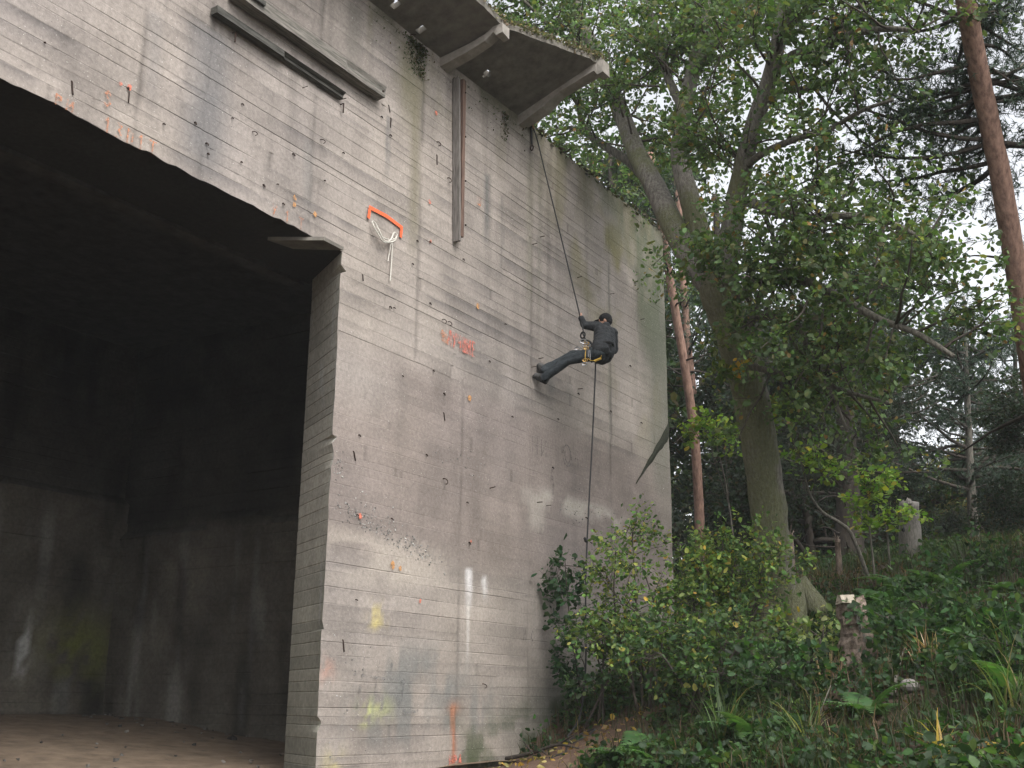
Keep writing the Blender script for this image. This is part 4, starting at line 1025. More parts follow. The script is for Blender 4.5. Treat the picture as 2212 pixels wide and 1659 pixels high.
# cap with brim, hair below it
g = Geo(); g.ball(hd(0, -0.012, 0.03), (0.090, 0.110, 0.098), 10, HM); g.ball(hd(0, -0.085, -0.01), (0.06, 0.035, 0.05), 8, HM)
cp = solid('cap', g, M['cap'], person, 0.009, 2)
g = Geo(); g.ball(hd(0, 0.115, 0.035), (0.066, 0.068, 0.009), 8, HM); g.build('brim', M['cap'], cp, smooth=True)
g = Geo(); g.ball(hd(0, -0.05, -0.03), (0.078, 0.062, 0.06), 8, HM); solid('hair', g, M['cap'], person, 0.009, 2)
for s in (-1, 1):
    g = Geo(); g.ball(hd(0.030 * s, 0.086, 0.004), 0.010, 6, HM); g.build('eye', M['cap'], person, smooth=True)
# harness: waist belt, leg loops, gear
def ring(c, ax, r, n=22, sq=1.0):
    ax = unit(ax); a_ = unit(np.cross(ax, A3_(0.3, 0.2, 0.9))); b_2 = np.cross(ax, a_)
    return np.array([c + a_ * r * math.cos(t_) + b_2 * r * sq * math.sin(t_) for t_ in np.linspace(0, 2 * np.pi, n)])
har = link(bpy.data.objects.new('harness', None), person)
for S in 'LR':
    c_ = J['hip' + S] * 0.84 + J['knee' + S] * 0.16
    g = Geo(); g.tube(ring(c_, J['knee' + S] - J['hip' + S], 0.112), 0.017, 6); g.build('leg_loop', M['black_web'], har)
g = Geo(); g.tube(ring(J['pel'] + A3_(0, -0.02, 0.08), A3_(0, 0.25, 1), 0.20, 26, 0.85), 0.022, 6); g.build('waist_belt', M['black_web'], har)
g = Geo(); g.tube(path([px(1263, 735, 7.92), px(1266, 760, 7.86), px(1272, 776, 7.76), px(1284, 779, 7.66), px(1296, 776, 7.56), px(1299, 768, 7.50)], 20), 0.006, 6); g.build('yellow_strap', M['yellow'], har)
g = Geo(); g.tube(path([px(1284, 780, 7.62), px(1299, 774, 7.52)], 6), 0.018, 8); g.build('yellow_pad', M['yellow'], har)
def krab(c, m, r=0.036, ax=(0.9, 0.4, 0.1), parent=None):
    g = Geo(); g.tube(ring(A3_(*c), A3_(*ax), r, 18, 0.6), 0.008, 6); return g.build('carabiner', m, parent or har)
for (x_, y_, yy, m) in ((1263, 740, 7.60, 'steel'), (1267, 742, 7.58, 'gold'), (1270, 746, 7.60, 'steel'), (1266, 752, 7.58, 'gold'), (1247, 753, 7.80, 'steel'), (1264, 778, 7.6, 'gold'), (1263, 786, 7.6, 'steel')): krab(px(x_, y_, yy), M[m])
g = Geo(); g.tube(path([px(1266, 752, 7.6), px(1264, 770, 7.6), px(1265, 786, 7.6)], 8), 0.007, 6); g.build('gear_sling', M['yellow'], har)
for (x_, y_) in ((1270, 757), (1274, 762)):
    g = Geo(); g.tube(path([px(x_, y_ - 6, 7.6), px(x_ + 1, y_ + 14, 7.6)], 5), 0.005, 6); g.build('gear_sling', M['steel'], har)
dv = link(bpy.data.objects.new('descender', None), person)
g = Geo(); g.tube(ring(desc_p + A3_(0, 0, -0.03), A3_(0.9, -0.3, 0), 0.05, 18), 0.013, 6); g.tube(ring(desc_p + A3_(0, 0, -0.105), A3_(0.9, -0.3, 0), 0.028, 14), 0.012, 6); g.build('figure_eight', M['black_web'], dv)
g = Geo(); g.tube(path([desc_p + A3_(0, 0, -0.1), (desc_p + J['pel']) / 2, J['pel'] + A3_(0, 0.12, 0.02)], 8), 0.02, 6); g.build('tether', M['black_web'], dv)
krab(desc_p + A3_(-0.03, -0.02, -0.14), M['steel'], 0.05, parent=dv); krab(desc_p + A3_(0.04, -0.02, -0.19), M['steel'], 0.045, parent=dv)

# ------------------------------------------------------------------ plants
class Plant:
    """grows side branches and leafy twigs on given limbs"""
    def __init__(self, seed): self.r = np.random.default_rng(seed); self.P = []; self.T = []; self.wood = Geo()
    def grow(self, limb, n, tmin=0.3, tmax=1.0, slen=(0.8, 1.8), ntw=6, twlen=0.45, lpt=16, spread=0.05, up=0.25, fwd=0.5, srad=0.018, jit=0.5, bias=None, sides=5):
        r = self.r; limb = np.asarray(limb, float); m = len(limb)
        for _ in range(n):
            t = tmin + (tmax - tmin) * r.random(); u = t * (m - 1); i = min(int(u), m - 2); f = u - i
            p = limb[i] * (1 - f) + limb[i + 1] * f; tan = unit(limb[min(i + 1, m - 1)] - limb[i])
            d = r.normal(0, 1, 3); d = unit(d - tan * (d @ tan)) + tan * fwd + np.array([0, 0, up]) + (0 if bias is None else np.asarray(bias))
            d = unit(d); L = r.uniform(*slen) * (1.15 - 0.45 * t); k = 6; pts = [p]
            for s_ in range(k - 1):
                d = unit(d + r.normal(0, jit * 0.35, 3) + np.array([0, 0, up * 0.12])); pts.append(pts[-1] + d * L / (k - 1))
            pts = np.array(pts); self.wood.tube(pts, np.linspace(srad, srad * 0.25, k) * (0.6 + 0.6 * L), sides)
            for _ in range(ntw):
                u2 = (0.25 + 0.75 * r.random()) * (k - 1); i2 = min(int(u2), k - 2); f2 = u2 - i2
                q = pts[i2] * (1 - f2) + pts[i2 + 1] * f2; td = unit((unit(pts[i2 + 1] - pts[i2]) * 0.7 + r.normal(0, 0.7, 3)) * np.array([1, 1, 0.6]) + np.array([0, 0, up * 0.3]))
                Lt = twlen * r.uniform(0.6, 1.3); e = q + td * Lt
                self.wood.tube(np.array([q, (q + e) / 2 + r.normal(0, 0.02, 3), e]), [srad * 0.3, srad * 0.22, srad * 0.1], 3, cap=False)
                s_ = r.random(lpt) ** 0.45
                self.P.append(q + (e - q) * s_[:, None] + r.normal(0, spread, (lpt, 3))); self.T.append(np.broadcast_to(td, (lpt, 3)))
        return self
    def spray(self, c, rad, n, lpt=14, twlen=0.3, spread=0.04, up=0.1):
        """leafy twigs filling an ellipsoid round c"""
        r = self.r; c = np.asarray(c, float)
        d = r.normal(0, 1, (n, 3)); d = unit(d) * (r.random((n, 1)) ** 0.45); q = c + d * np.asarray(rad)
        td = unit(d * 0.6 + r.normal(0, 0.6, (n, 3)) + np.array([0, 0, up]))
        for a, b in zip(q, td):
            e = a + b * twlen * r.uniform(0.6, 1.3)
            if r.random() < 0.5: self.wood.tube(np.array([a - b * twlen * 0.5, a, e]), [0.006, 0.005, 0.002], 3, cap=False)
            s_ = r.random(lpt); self.P.append(a + (e - a) * s_[:, None] + r.normal(0, spread, (lpt, 3))); self.T.append(np.broadcast_to(b, (lpt, 3)))
        return self
    def leaves(self, name, size, parent, cols, w, aspect=0.55, up=0.55, droop=0.2, m='leaf', var=0.25):
        P = np.vstack(self.P); T = np.vstack(self.T)
        V_, F_ = leaf_quads(P, size, self.r, up, aspect, T, droop)
        P, T = None, None
        return tag(make(name, V_, F_, M[m], parent, fcol=shades(len(F_), self.r, cols, w, var)), kind='stuff')
    def branches(self, name, m, parent): return tag(self.wood.build('twigs', m, parent, smooth=True), kind='stuff')

OAKC = [(0.095, 0.15, 0.06), (0.13, 0.195, 0.075), (0.068, 0.108, 0.048), (0.15, 0.165, 0.065), (0.26, 0.18, 0.07)]
OAKW = [5, 4, 4, 1.2, 0.35]

# --- the big leaning oak beside the bunker
def limbpts(L): return path([at(*p) for p in L], 26)
oak_base = at(1702, 1378, 16.4); oak_base[2] = float(hgt(oak_base[0], oak_base[1]))
oak = empty('oak_tree', oak_base, 'big leaning mossy oak forking into three limbs beside the bunker corner', 'tree')
def tapertube(name, pts, rad, m, parent, sides=18, wob=0.09, seed=0, moss=None):
    g = Geo(); g.tube(pts, rad, sides, wob=wob, seed=seed)
    V_ = np.vstack(g.V)
    vc = np.zeros((len(V_), 3)); vc[:, 0] = 0.4 if moss is None else moss(V_)
    return g.build(name, m, parent, vcol=vc, smooth=True)
tr = path([oak_base + (0.06, 0, -0.5), at(1690, 1330, 16.4), at(1672, 1210, 16.4), at(1655, 1060, 16.4), at(1634, 920, 16.4), at(1608, 800, 16.4), at(1577, 700, 16.4), at(1556, 640, 16.4), at(1547, 590, 16.4)], 60)
rad = np.interp(np.linspace(0, 1, 60), [0, .05, .10, .17, .4, .75, .9, 1], [0.62, 0.48, 0.35, 0.275, 0.255, 0.27, 0.29, 0.27])
tapertube('trunk', tr, rad, M['mossy'], oak, 26, 0.10, 3, lambda V_: 0.86 - 0.75 * sstep(0.02, 0.26, (V_[:, 0] - np.interp(V_[:, 2], tr[:, 2], tr[:, 0])) * _rt[0] + (V_[:, 1] - np.interp(V_[:, 2], tr[:, 2], tr[:, 1])) * _rt[1]) * (0.55 + 0.9 * fbm(V_[:, 2] * 1.1, V_[:, 0] * 2, 77)))
# root flare
for (dx, dy, L_) in ((-0.7, -0.55, 1.0), (0.25, -0.9, 0.9), (0.8, -0.2, 0.9), (-0.9, 0.3, 0.8)):
    e_ = oak_base + A3_(dx * 1.25, dy * 1.25, 0); e_[2] = float(hgt(e_[0], e_[1])) - 0.12
    m_ = oak_base + A3_(dx * 0.62, dy * 0.62, 0); m_[2] = float(hgt(m_[0], m_[1])) + 0.10
    g_ = path([oak_base + A3_(dx * 0.15, dy * 0.15, 0.75), m_, e_], 14); tapertube('root', g_, np.linspace(0.22, 0.07, 14), M['mossy'], oak, 12, 0.12, 5, lambda V_: V_[:, 0] * 0 + 0.9)
LIMB = {
 'a': ([(1560, 640, 16.3), (1505, 575, 16.6), (1455, 490, 17.2), (1412, 400, 18.0), (1375, 330, 18.8), (1340, 240, 19.6), (1310, 170, 20.2), (1275, 90, 20.8), (1240, 10, 21.2), (1205, -80, 21.6)], .205, .105),
 'b': ([(1552, 620, 16.5), (1520, 530, 16.8), (1490, 430, 17.2), (1468, 340, 17.6), (1478, 240, 17.8), (1500, 140, 18.0), (1516, 40, 18.2), (1535, -60, 18.4)], .18, .085),
 'c': ([(1556, 640, 16.3), (1574, 540, 16.2), (1588, 440, 16.2), (1603, 370, 16.1), (1628, 270, 16.0), (1660, 180, 15.9), (1682, 90, 15.8), (1700, 10, 15.7), (1716, -70, 15.6)], .175, .08),
 'a2': ([(1448, 468, 17.4), (1405, 400, 18.4), (1362, 352, 19.4), (1310, 318, 20.0), (1272, 290, 20.3), (1256, 262, 20.4), (1250, 232, 20.4), (1236, 200, 20.4)], .10, .035),
 'a3': ([(1268, 290, 20.3), (1235, 276, 20.4), (1195, 282, 20.5), (1168, 300, 20.6)], .045, .015),
 'a5': ([(1300, 150, 20.3), (1260, 100, 20.4), (1205, 70, 20.4), (1150, 20, 20.4), (1110, -20, 20.4)], .06, .02),
 'b2': ([(1482, 250, 17.8), (1440, 160, 18.4), (1412, 60, 19.0), (1392, -30, 19.6)], .08, .04),
 'b3': ([(1495, 160, 17.9), (1540, 100, 17.4), (1600, 40, 17), (1660, -20, 16.6)], .07, .03),
 'c2': ([(1665, 165, 15.9), (1715, 120, 15.5), (1780, 98, 15.0), (1850, 72, 14.6), (1920, 62, 14.2), (1985, 68, 13.8)], .09, .025),
 'c3': ([(1640, 240, 16), (1690, 200, 15.8), (1760, 190, 15.5), (1830, 160, 15.2), (1900, 120, 15)], .05, .02),
 'c4': ([(1606, 365, 16.1), (1650, 330, 15.7), (1720, 300, 15.3), (1790, 280, 14.9), (1860, 240, 14.5), (1930, 215, 14.2)], .06, .02),
 'c5': ([(1590, 430, 16.2), (1630, 440, 15.8), (1690, 462, 15.3), (1750, 470, 14.8), (1830, 466, 14.3), (1920, 480, 13.8), (2000, 520, 13.4)], .085, .025),
 'd1': ([(1600, 640, 16.2), (1650, 602, 15.6), (1708, 598, 15.2), (1770, 620, 14.8), (1830, 652, 14.4), (1900, 690, 14.0), (1980, 720, 13.6), (2060, 770, 13.2)], .085, .03),
 'd2': ([(1604, 700, 16.3), (1650, 680, 15.8), (1700, 690, 15.4), (1738, 720, 15.2), (1745, 760, 15.1), (1770, 800, 15.0), (1800, 860, 14.8), (1830, 930, 14.7)], .075, .02),
 'd3': ([(1620, 790, 16.2), (1660, 800, 15.8), (1720, 810, 15.5), (1780, 830, 15.1), (1850, 852, 14.7), (1920, 870, 14.4)], .055, .02),
 'd4': ([(1615, 770, 16.3), (1628, 680, 16.0), (1660, 600, 15.7), (1720, 520, 15.4), (1790, 470, 15.1)], .06, .025),
 'f1': ([(1690, 60, 15.7), (1740, 30, 15.2), (1800, -10, 14.6), (1870, -40, 14.2)], .06, .03),
}
pl = Plant(42)
spec = {'a': (34, .45), 'b': (30, .35), 'c': (30, .35), 'a2': (9, .45), 'a3': (5, .2), 'a5': (20, .2), 'b2': (18, .2), 'b3': (14, .2), 'c2': (11, .35), 'c3': (6, .4), 'c4': (8, .35), 'c5': (20, .15), 'd1': (20, .15), 'd2': (13, .1), 'd3': (12, .2), 'd4': (12, .2), 'f1': (11, .3)}
for k, (pts, r0, r1) in LIMB.items():
    P_ = limbpts(pts)
    tapertube('limb', P_, np.linspace(r0, r1, 26), M['mossy'] if k in 'abc' else M['oak_bark'], oak, 14 if k in 'abc' else 9, 0.08, hash(k) % 50 if False else ord(k[0]), (lambda V_: 0.45 + 0.25 * np.clip((5.5 - V_[:, 2]) / 4, -1, 1)) if k in 'abc' else None)
    n_, tm = spec[k]
    pl.grow(P_, int(n_ * 1.08), tm, 1.0, (0.7, 1.8), 6, 0.5, 25, 0.06, 0.15, 0.45, 0.016)
for (x_, y_, d_, n_, rr) in ((1445, 545, 15.9, 4, .22), (1500, 562, 15.6, 12, .4), (1960, 330, 15.6, 18, .9), (2030, 430, 15.8, 16, .9), (1900, 250, 15.6, 14, .8), (1990, 200, 16, 14, .8), (1880, 110, 14.8, 12, .8), (1600, 572, 15.0, 16, .5), (1560, 545, 15.3, 14, .45), (1660, 565, 14.8, 16, .5), (1140, 40, 20.5, 26, 1.0), (1090, 10, 20.5, 20, .8), (1200, 100, 20.5, 24, 1.0), (1190, 240, 21.5, 30, 1.1), (1270, 350, 22, 34, 1.2), (1340, 430, 22, 30, 1.2), (1390, 120, 19.5, 22, 1.0), (1540, 280, 19, 26, 1.0), (1545, 390, 19.5, 26, 1.0), (1560, 150, 18.5, 24, 1.0), (1600, 60, 16.6, 20, 1.0), (1430, 20, 19, 22, 1.1), (1760, 560, 14.4, 22, 1.0), (1700, 450, 17, 22, 1.0), (1830, 540, 14.2, 18, 1.0), (1900, 600, 14.0, 10, .9), (1660, 330, 18, 16, 1.1), (1760, 420, 18, 12, 1.0), (1480, 600, 21, 14, .8), (1700, 760, 14.9, 22, .9), (1800, 740, 14.6, 28, 1.0)):
    pl.spray(at(x_, y_, d_), (rr, rr, rr * 0.7), n_, 22, 0.38, 0.07)
pl.branches('branch', M['twig'], oak)
pl.leaves('crown', 0.078, oak, OAKC, OAKW, 0.62)
# yellow leaves on the trunk (a vine), a hanging strip of bark
pl = Plant(7); pl.spray(at(1600, 790, 15.95), (.06, .06, .16), 5, 6, 0.1, 0.03); pl.leaves('yellow_leaf', 0.09, oak, [(0.5, 0.32, 0.04)], [1])
pl = Plant(8)
for (x_, y_) in ((1540, 740), (1562, 770), (1572, 800), (1548, 800)): pl.spray(at(x_, y_, 15.95), (.16, .16, .16), 7, 8, 0.15, 0.04)
pl.leaves('ivy', 0.085, oak, [(0.14, 0.17, 0.04), (0.08, 0.13, 0.03)], [1, 1])

# --- pines
def pine(name, base, top, r0, r1, label, seed, crown=(0.55, 1.0), nb=26, blen=(0.8, 2.2), group=None, m=None, bend=0.0, ntuft=10, cols=None, dead=8, mid=None, avoid=None):
    base = np.asarray(base, float).copy(); top = np.asarray(top, float)
    r_ = np.random.default_rng(seed); e = empty(name, base, label, 'tree', group)
    pts = [base - A3_(0, 0, 0.4)] + ([np.asarray(q_) for q_ in mid] if mid is not None else [base * 0.6 + top * 0.4 + r_.normal(0, bend, 3) * A3_(1, 1, 0)]) + [top]
    P_ = path(pts, 44)
    tapertube('trunk', P_, np.linspace(r0, r1, 44) * (1 + 0.35 * np.exp(-np.arange(44) / 2.5)), m or M['pine_bark'], e, 14, 0.07, seed)
    W = Geo(); PP = []
    for i in range(nb + dead):
        d_ = i >= nb
        t = crown[0] + (crown[1] - crown[0]) * r_.random() if not d_ else crown[0] * (0.35 + 0.6 * r_.random())
        u = t * 43; k = min(int(u), 42); p = P_[k] + (P_[k + 1] - P_[k]) * (u - k)
        a = r_.uniform(0, 2 * np.pi)
        if avoid is not None:
            while math.cos(a - avoid) > 0.25: a = r_.uniform(0, 2 * np.pi)
        L = r_.uniform(*blen) * (1.1 - 0.5 * (t - crown[0]) / max(1e-3, crown[1] - crown[0])) * (0.45 if d_ else 1)
        d = A3_(math.cos(a), math.sin(a), r_.uniform(-0.15, 0.35)); q = [p]
        for s_ in range(5):
            d = unit(d + r_.normal(0, 0.16, 3) + A3_(0, 0, 0.06 if not d_ else -0.05)); q.append(q[-1] + d * L / 5)
        q = np.array(q); W.tube(q, np.linspace(0.03, 0.008, 6) * (0.5 + 0.4 * L), 5)
        if d_: continue
        for _ in range(int(2.6 * ntuft * L)):
            f = 0.3 + 0.7 * r_.random(); u2 = f * 5; k2 = min(int(u2), 4); b = q[k2] + (q[k2 + 1] - q[k2]) * (u2 - k2)
            b = b + r_.normal(0, 0.17 * (0.6 + L * 0.3), 3) * A3_(1, 1, 0.65)
            PP.append(np.hstack([b, unit(r_.normal(0, 0.7, 3) + A3_(0, 0, 0.5) + d * 0.5)]))
    tag(W.build('boughs', M['dark_bark'], e, smooth=True), kind='stuff')
    PP = np.array(PP); n = len(PP); K = 13
    b = np.repeat(PP[:, :3], K, 0); ax = np.repeat(PP[:, 3:], K, 0)
    dirs = unit(ax * 0.8 + r_.normal(0, 0.62, (n * K, 3))); st_ = b - ax * (0.12 * r_.random((n * K, 1)))
    w = unit(np.cross(dirs, r_.normal(0, 1, (n * K, 3)))) * 0.006; L = (0.075 + 0.05 * r_.random((n * K, 1)))
    V_ = np.stack([st_ - w, st_ + w, st_ + dirs * L], 1).reshape(-1, 3)
    cr = make('crown', V_, np.arange(len(V_)).reshape(-1, 3), M['needle'], e, fcol=shades(n * K, r_, (cols or [(0.035, 0.065, 0.040), (0.05, 0.085, 0.052), (0.028, 0.05, 0.034), (0.08, 0.07, 0.035)]), [4, 3, 3, 0.6][:len(cols or 'abcd')])); tag(cr, kind='stuff')
    return e
def gbase(x_, y_, d_):
    p = at(x_, y_, d_); p[2] = float(hgt(p[0], p[1])) - 0.05; return p
# red pine at the right edge
pine('pine_tree', gbase(2315, 1300, 15.2), at(2060, -170, 14.2), 0.145, 0.12, 'tall reddish pine with bare bark leaning out of the right edge', 61, (0.58, 1.0), 60, (0.8, 2.4), None, None, 0.0, 15, None, 5, [at(2270, 1060, 15.0), at(2230, 817, 14.8), at(2193, 571, 14.7), at(2162, 387, 14.6), at(2126, 211, 14.5), at(2092, 35, 14.3)], R(195))
# slim red pine just past the bunker's corner, and its neighbours
pine('pine_tree', gbase(1513, 1180, 23.5), at(1405, 330, 25.0), 0.10, 0.085, 'slim red pine standing right behind the bunker corner', 62, (0.75, 1.0), 16, (0.6, 1.6), None, None, 0.0, 9, None, 7, [at(1505, 1000, 23.6), at(1488, 850, 23.8), at(1462, 690, 24.2), at(1440, 560, 24.5)])
pine('pine_tree', gbase(1514, 1190, 30), at(1462, 380, 32), 0.12, 0.09, 'second slim pine showing between the corner pine and the oak trunk', 63, (0.45, 1.0), 30, (1.0, 2.4), None, None, 0.05, 9, None, 10, [at(1500, 900, 30.5), at(1482, 700, 31)])
pine('pine_tree', gbase(1582, 1190, 34), at(1545, 420, 36), 0.17, 0.10, 'grey pine trunk half hidden on the left of the oak trunk', 64, (0.4, 1.0), 36, (1.0, 2.6), None, M['dark_bark'], 0.05, 9)
pine('pine_tree', gbase(2103, 1205, 26), at(2082, 640, 27), 0.15, 0.03, 'pale pine with level branches against the bright gap at right', 65, (0.40, 1.0), 84, (0.9, 3.0), None, M['oak_bark'], 0.05, 12, [(0.03, 0.058, 0.036), (0.045, 0.078, 0.045), (0.025, 0.045, 0.03)], 6)
pine('pine_tree', gbase(2200, 1195, 30), at(2190, 690, 31), 0.15, 0.04, 'bushy dark pine at the right edge behind the leaning red pine', 67, (0.35, 1.0), 70, (0.9, 2.6), None, M['dark_bark'], 0.05, 10, [(0.035, 0.062, 0.04), (0.05, 0.085, 0.05), (0.028, 0.05, 0.034)], 6)
# dark dense tree in the middle, behind the oak
dark = pine('dark_conifer', gbase(1835, 1215, 22.0), at(1815, 520, 23.5), 0.30, 0.08, 'dark dense conifer with a black trunk behind the oak', 66, (0.30, 1.0), 64, (1.0, 2.6), None, M['dark_bark'], 0.0, 13, [(0.022, 0.04, 0.022), (0.03, 0.05, 0.026), (0.035, 0.04, 0.022), (0.06, 0.045, 0.025)], 14)

# --- trees of the forest behind: a few shapes, copied
def copy_tree(o, loc, rz, s, label, group, parent=None):
    c = o.copy(); col.objects.link(c)
    if parent is None:
        c.location = tuple(loc); c.rotation_euler = (0, 0, rz); c.scale = (s, s, s); c['label'] = label; c['group'] = group
    else: c.parent = parent
    for ch in list(o.children): copy_tree(ch, None, 0, 0, None, None, c)
    return c

def broadleaf(name, base, h, spread, label, seed, nlimb=9, leaf=0.15, cols=OAKC, w=OAKW, group=None, r0=0.2, low=0.12, dens=1.0, bark='dark_bark', ntw=6, lpt=14):
    base = np.asarray(base, float); r_ = np.random.default_rng(seed); e = empty(name, base, label, 'tree', group)
    top = base + A3_(r_.normal(0, 0.3), r_.normal(0, 0.3), h); P_ = path([base - A3_(0, 0, 0.4), base * 0.5 + top * 0.5 + r_.normal(0, 0.15, 3), top], 30)
    tapertube('trunk', P_, np.linspace(r0, r0 * 0.25, 30) * (1 + 0.4 * np.exp(-np.arange(30) / 2.0)), M[bark], e, 10, 0.08, seed)
    pl = Plant(seed); W = pl.wood
    pl.grow(P_, int(22 * dens), 0.55, 1.0, (0.6, 1.2 * spread * 0.5), ntw, 0.5, lpt, 0.12, 0.3, 0.4, 0.02)
    for i in range(nlimb):
        t = low + (0.92 - low) * (i + r_.random()) / nlimb; k = int(t * 28); a = i * 2.4 + r_.uniform(-.5, .5); L = spread * (1.1 - 0.6 * t) * r_.uniform(0.8, 1.2)
        d = A3_(math.cos(a), math.sin(a), r_.uniform(0.0, 0.45)); q = [P_[k]]
        for s_ in range(7): d = unit(d + r_.normal(0, 0.18, 3) + A3_(0, 0, 0.04)); q.append(q[-1] + d * L / 7)
        q = np.array(q); W.tube(q, np.linspace(0.07, 0.015, 8), 6)
        pl.grow(q, int(15 * dens), 0.2, 1.0, (0.5, 1.3), ntw, 0.5, lpt, 0.11, 0.1, 0.5, 0.014)
    pl.branches('branch', M['twig'], e); pl.leaves('crown', leaf, e, cols, w)
    return e
FG = 'trees of the forest behind'
BGC = [(0.035, 0.062, 0.022), (0.05, 0.085, 0.028), (0.026, 0.045, 0.02), (0.10, 0.085, 0.03), (0.07, 0.10, 0.03)]
protos = {
 'beech': broadleaf('beech_tree', gbase(1960, 1200, 30), 9.5, 3.2, 'dark leafy tree right of the dark conifer', 71, 11, 0.16, BGC, [4, 3, 3, 1, 1], FG, 0.2),
 'yellowing': broadleaf('birch_tree', gbase(2150, 1190, 40), 5.8, 2.6, 'yellowing light-green tree below the bright gap at right', 72, 10, 0.15, [(0.13, 0.14, 0.035), (0.20, 0.17, 0.05), (0.09, 0.11, 0.03), (0.24, 0.15, 0.05)], [4, 3, 3, 1], FG, 0.10, bark='oak_bark'),
 'spruce': broadleaf('young_spruce', gbase(1760, 1200, 26), 6.0, 2.0, 'dark young spruce with drooping low branches beside the oak trunk', 73, 14, 0.11, [(0.02, 0.036, 0.02), (0.03, 0.048, 0.026), (0.045, 0.04, 0.022)], [3, 2, 1], FG, 0.11, 0.03, 1.0, ntw=7),
}
spots = [('beech', 1700, 1195, 36, 1.0, 0.4, 'dark leafy tree seen past the left side of the oak trunk'), 
         ('beech', 2060, 1195, 46, .62, 3.3, 'far dark tree behind the pale pine'),  ('beech', 1880, 1190, 52, 1.1, 5.0, 'farthest tall tree behind the dark conifer'),
          ('beech', 2190, 1190, 60, .8, .7, 'farthest leafy tree at the right'),
         ('yellowing', 2040, 1190, 48, 0.9, 1.0, 'yellowing tree left of the pale pine trunk'), ('yellowing', 2240, 1190, 36, 0.65, 2.2, 'yellowing small tree at the right edge of the gap'), ('yellowing', 2100, 1190, 58, 1.0, 2.9, 'farthest yellow-green tree behind the pale pine'),
         ('spruce', 1890, 1195, 28, 0.85, 1.0, 'dark spruce right of the black conifer trunk'), ('spruce', 1660, 1185, 30, 1.3, 2.0, 'dark spruce half hidden behind the oak trunk'), 
         ('spruce', 2190, 1195, 27, 0.45, 4.0, 'dark low spruce below the yellowing trees'), ('spruce', 1980, 1190, 34, 0.65, 5.0, 'dark spruce behind the pale trunk stub'), ('spruce', 1800, 1190, 38, 1.6, 5.6, 'tall dark spruce farther back behind the oak'), ('spruce', 2070, 1190, 32, 0.42, .6, 'low dark spruce at the foot of the pale pine'),
          ('spruce', 2250, 1190, 21, 0.55, 1.9, 'dark spruce cut off by the right edge'),
         ('beech', 1780, 1190, 62, 1.5, 3.9, 'far tall tree filling the gap right of the oak trunk'), ('spruce', 1620, 1190, 48, 1.8, 4.4, 'far spruce showing left of the oak trunk'), ('spruce', 2130, 1190, 44, 0.55, 3.1, 'far spruce under the yellowing trees')]
for (k, x_, y_, d_, s_, rz, lab) in spots:
    copy_tree(protos[k], gbase(x_, y_, d_), rz, s_, lab, FG)
copy_tree(protos['beech'], gbase(1345, 1190, 34), 1.4, 1.55, 'leafy tree rising behind the bunker roof right of the rope', FG)
copy_tree(protos['beech'], gbase(1215, 1190, 40), 3.4, 1.75, 'tall leafy tree rising behind the canopy slab', FG)
# trees of the same wood standing just outside the picture on the right, whose crowns shade the bank
copy_tree(protos['beech'], (18.5, -3.5, float(hgt(18.5, -3.5))), 0.3, 1.15, 'leafy tree beyond the right edge of the bank', FG)
copy_tree(protos['beech'], (13.5, -5.5, float(hgt(13.5, -5.5))), 2.3, 1.05, 'leafy tree at the near right above the bank', FG)

# far wood closing the view: one mass
r9 = np.random.default_rng(99); n = 30000
az = r9.uniform(R(58), R(96), n); dist = r9.uniform(66, 95, n); hx = np.sin(az) * dist; hy = np.cos(az) * dist
tops = 7.5 + 6 * fbm(az * 30, az * 0, 5, 3) - 5.5 * np.exp(-((az - R(78.5)) / R(2.6)) ** 2)
hz_ = 3.2 + tops * r9.random(n) ** 0.8
V_, F_ = leaf_quads(np.stack([hx, hy, hz_], 1), 0.55, r9, 0.3, 0.7)
o = make('far_woods', V_, F_, M['leaf'], None, fcol=shades(n, r9, [(0.035, 0.055, 0.025), (0.055, 0.07, 0.03), (0.09, 0.09, 0.04)], [3, 2, 1])); tag(o, kind='stuff')

# --- bright young maples and a bent sapling on the bank
MAPC = [(0.16, 0.26, 0.045), (0.22, 0.30, 0.06), (0.11, 0.20, 0.04), (0.32, 0.28, 0.06)]
def maple(base, pts, sprays, label, seed, leaf=0.085, r0=0.02, name='maple_sapling', n=9):
    e = empty(name, base, label, 'sapling', 'young maples under the oak'); P_ = path([base] + pts, 20)
    tapertube('stem', P_, np.linspace(r0, 0.007, 20), M['oak_bark'], e, 7, 0.05, seed)
    pl = Plant(seed)
    for (c, rr) in sprays: pl.spray(c, (rr, rr, rr * 0.45), n, 9, 0.22, 0.05); pl.wood.tube(path([P_[int(8 + 10 * pl.r.random())], np.asarray(c)], 6), 0.006, 4)
    pl.branches('branch', M['twig'], e); pl.leaves('foliage', leaf, e, MAPC, [4, 3, 3, .8], 0.75, 1.6, 0.1)
    return e
maple(gbase(1880, 1200, 17.6), [at(1842, 1160, 17.4), at(1815, 1130, 17.3), at(1775, 1105, 17.2), at(1748, 1065, 17.1), at(1735, 1015, 17.0), at(1712, 950, 16.9), at(1700, 890, 16.8)], [(at(1700, 880, 16.8), .28), (at(1735, 870, 16.8), .28), (at(1680, 900, 16.8), .22), (at(1735, 985, 17), .28), (at(1765, 985, 17), .25), (at(1750, 1010, 17), .25), (at(1790, 1018, 17.1), .22)], 'bent bare-stemmed maple sapling with bright leaves arching right of the oak trunk', 81, 0.085, 0.035)
maple(gbase(1886, 1195, 17.8), [at(1876, 1120, 17.8), at(1868, 1050, 17.8)], [(at(1865, 1018, 17.8), .26), (at(1895, 1040, 17.8), .22), (at(1880, 1060, 17.8), .2), (at(1865, 1090, 17.8), .26), (at(1845, 1105, 17.8), .18)], 'bright thin maple sapling standing left of the pale broken trunk', 82)
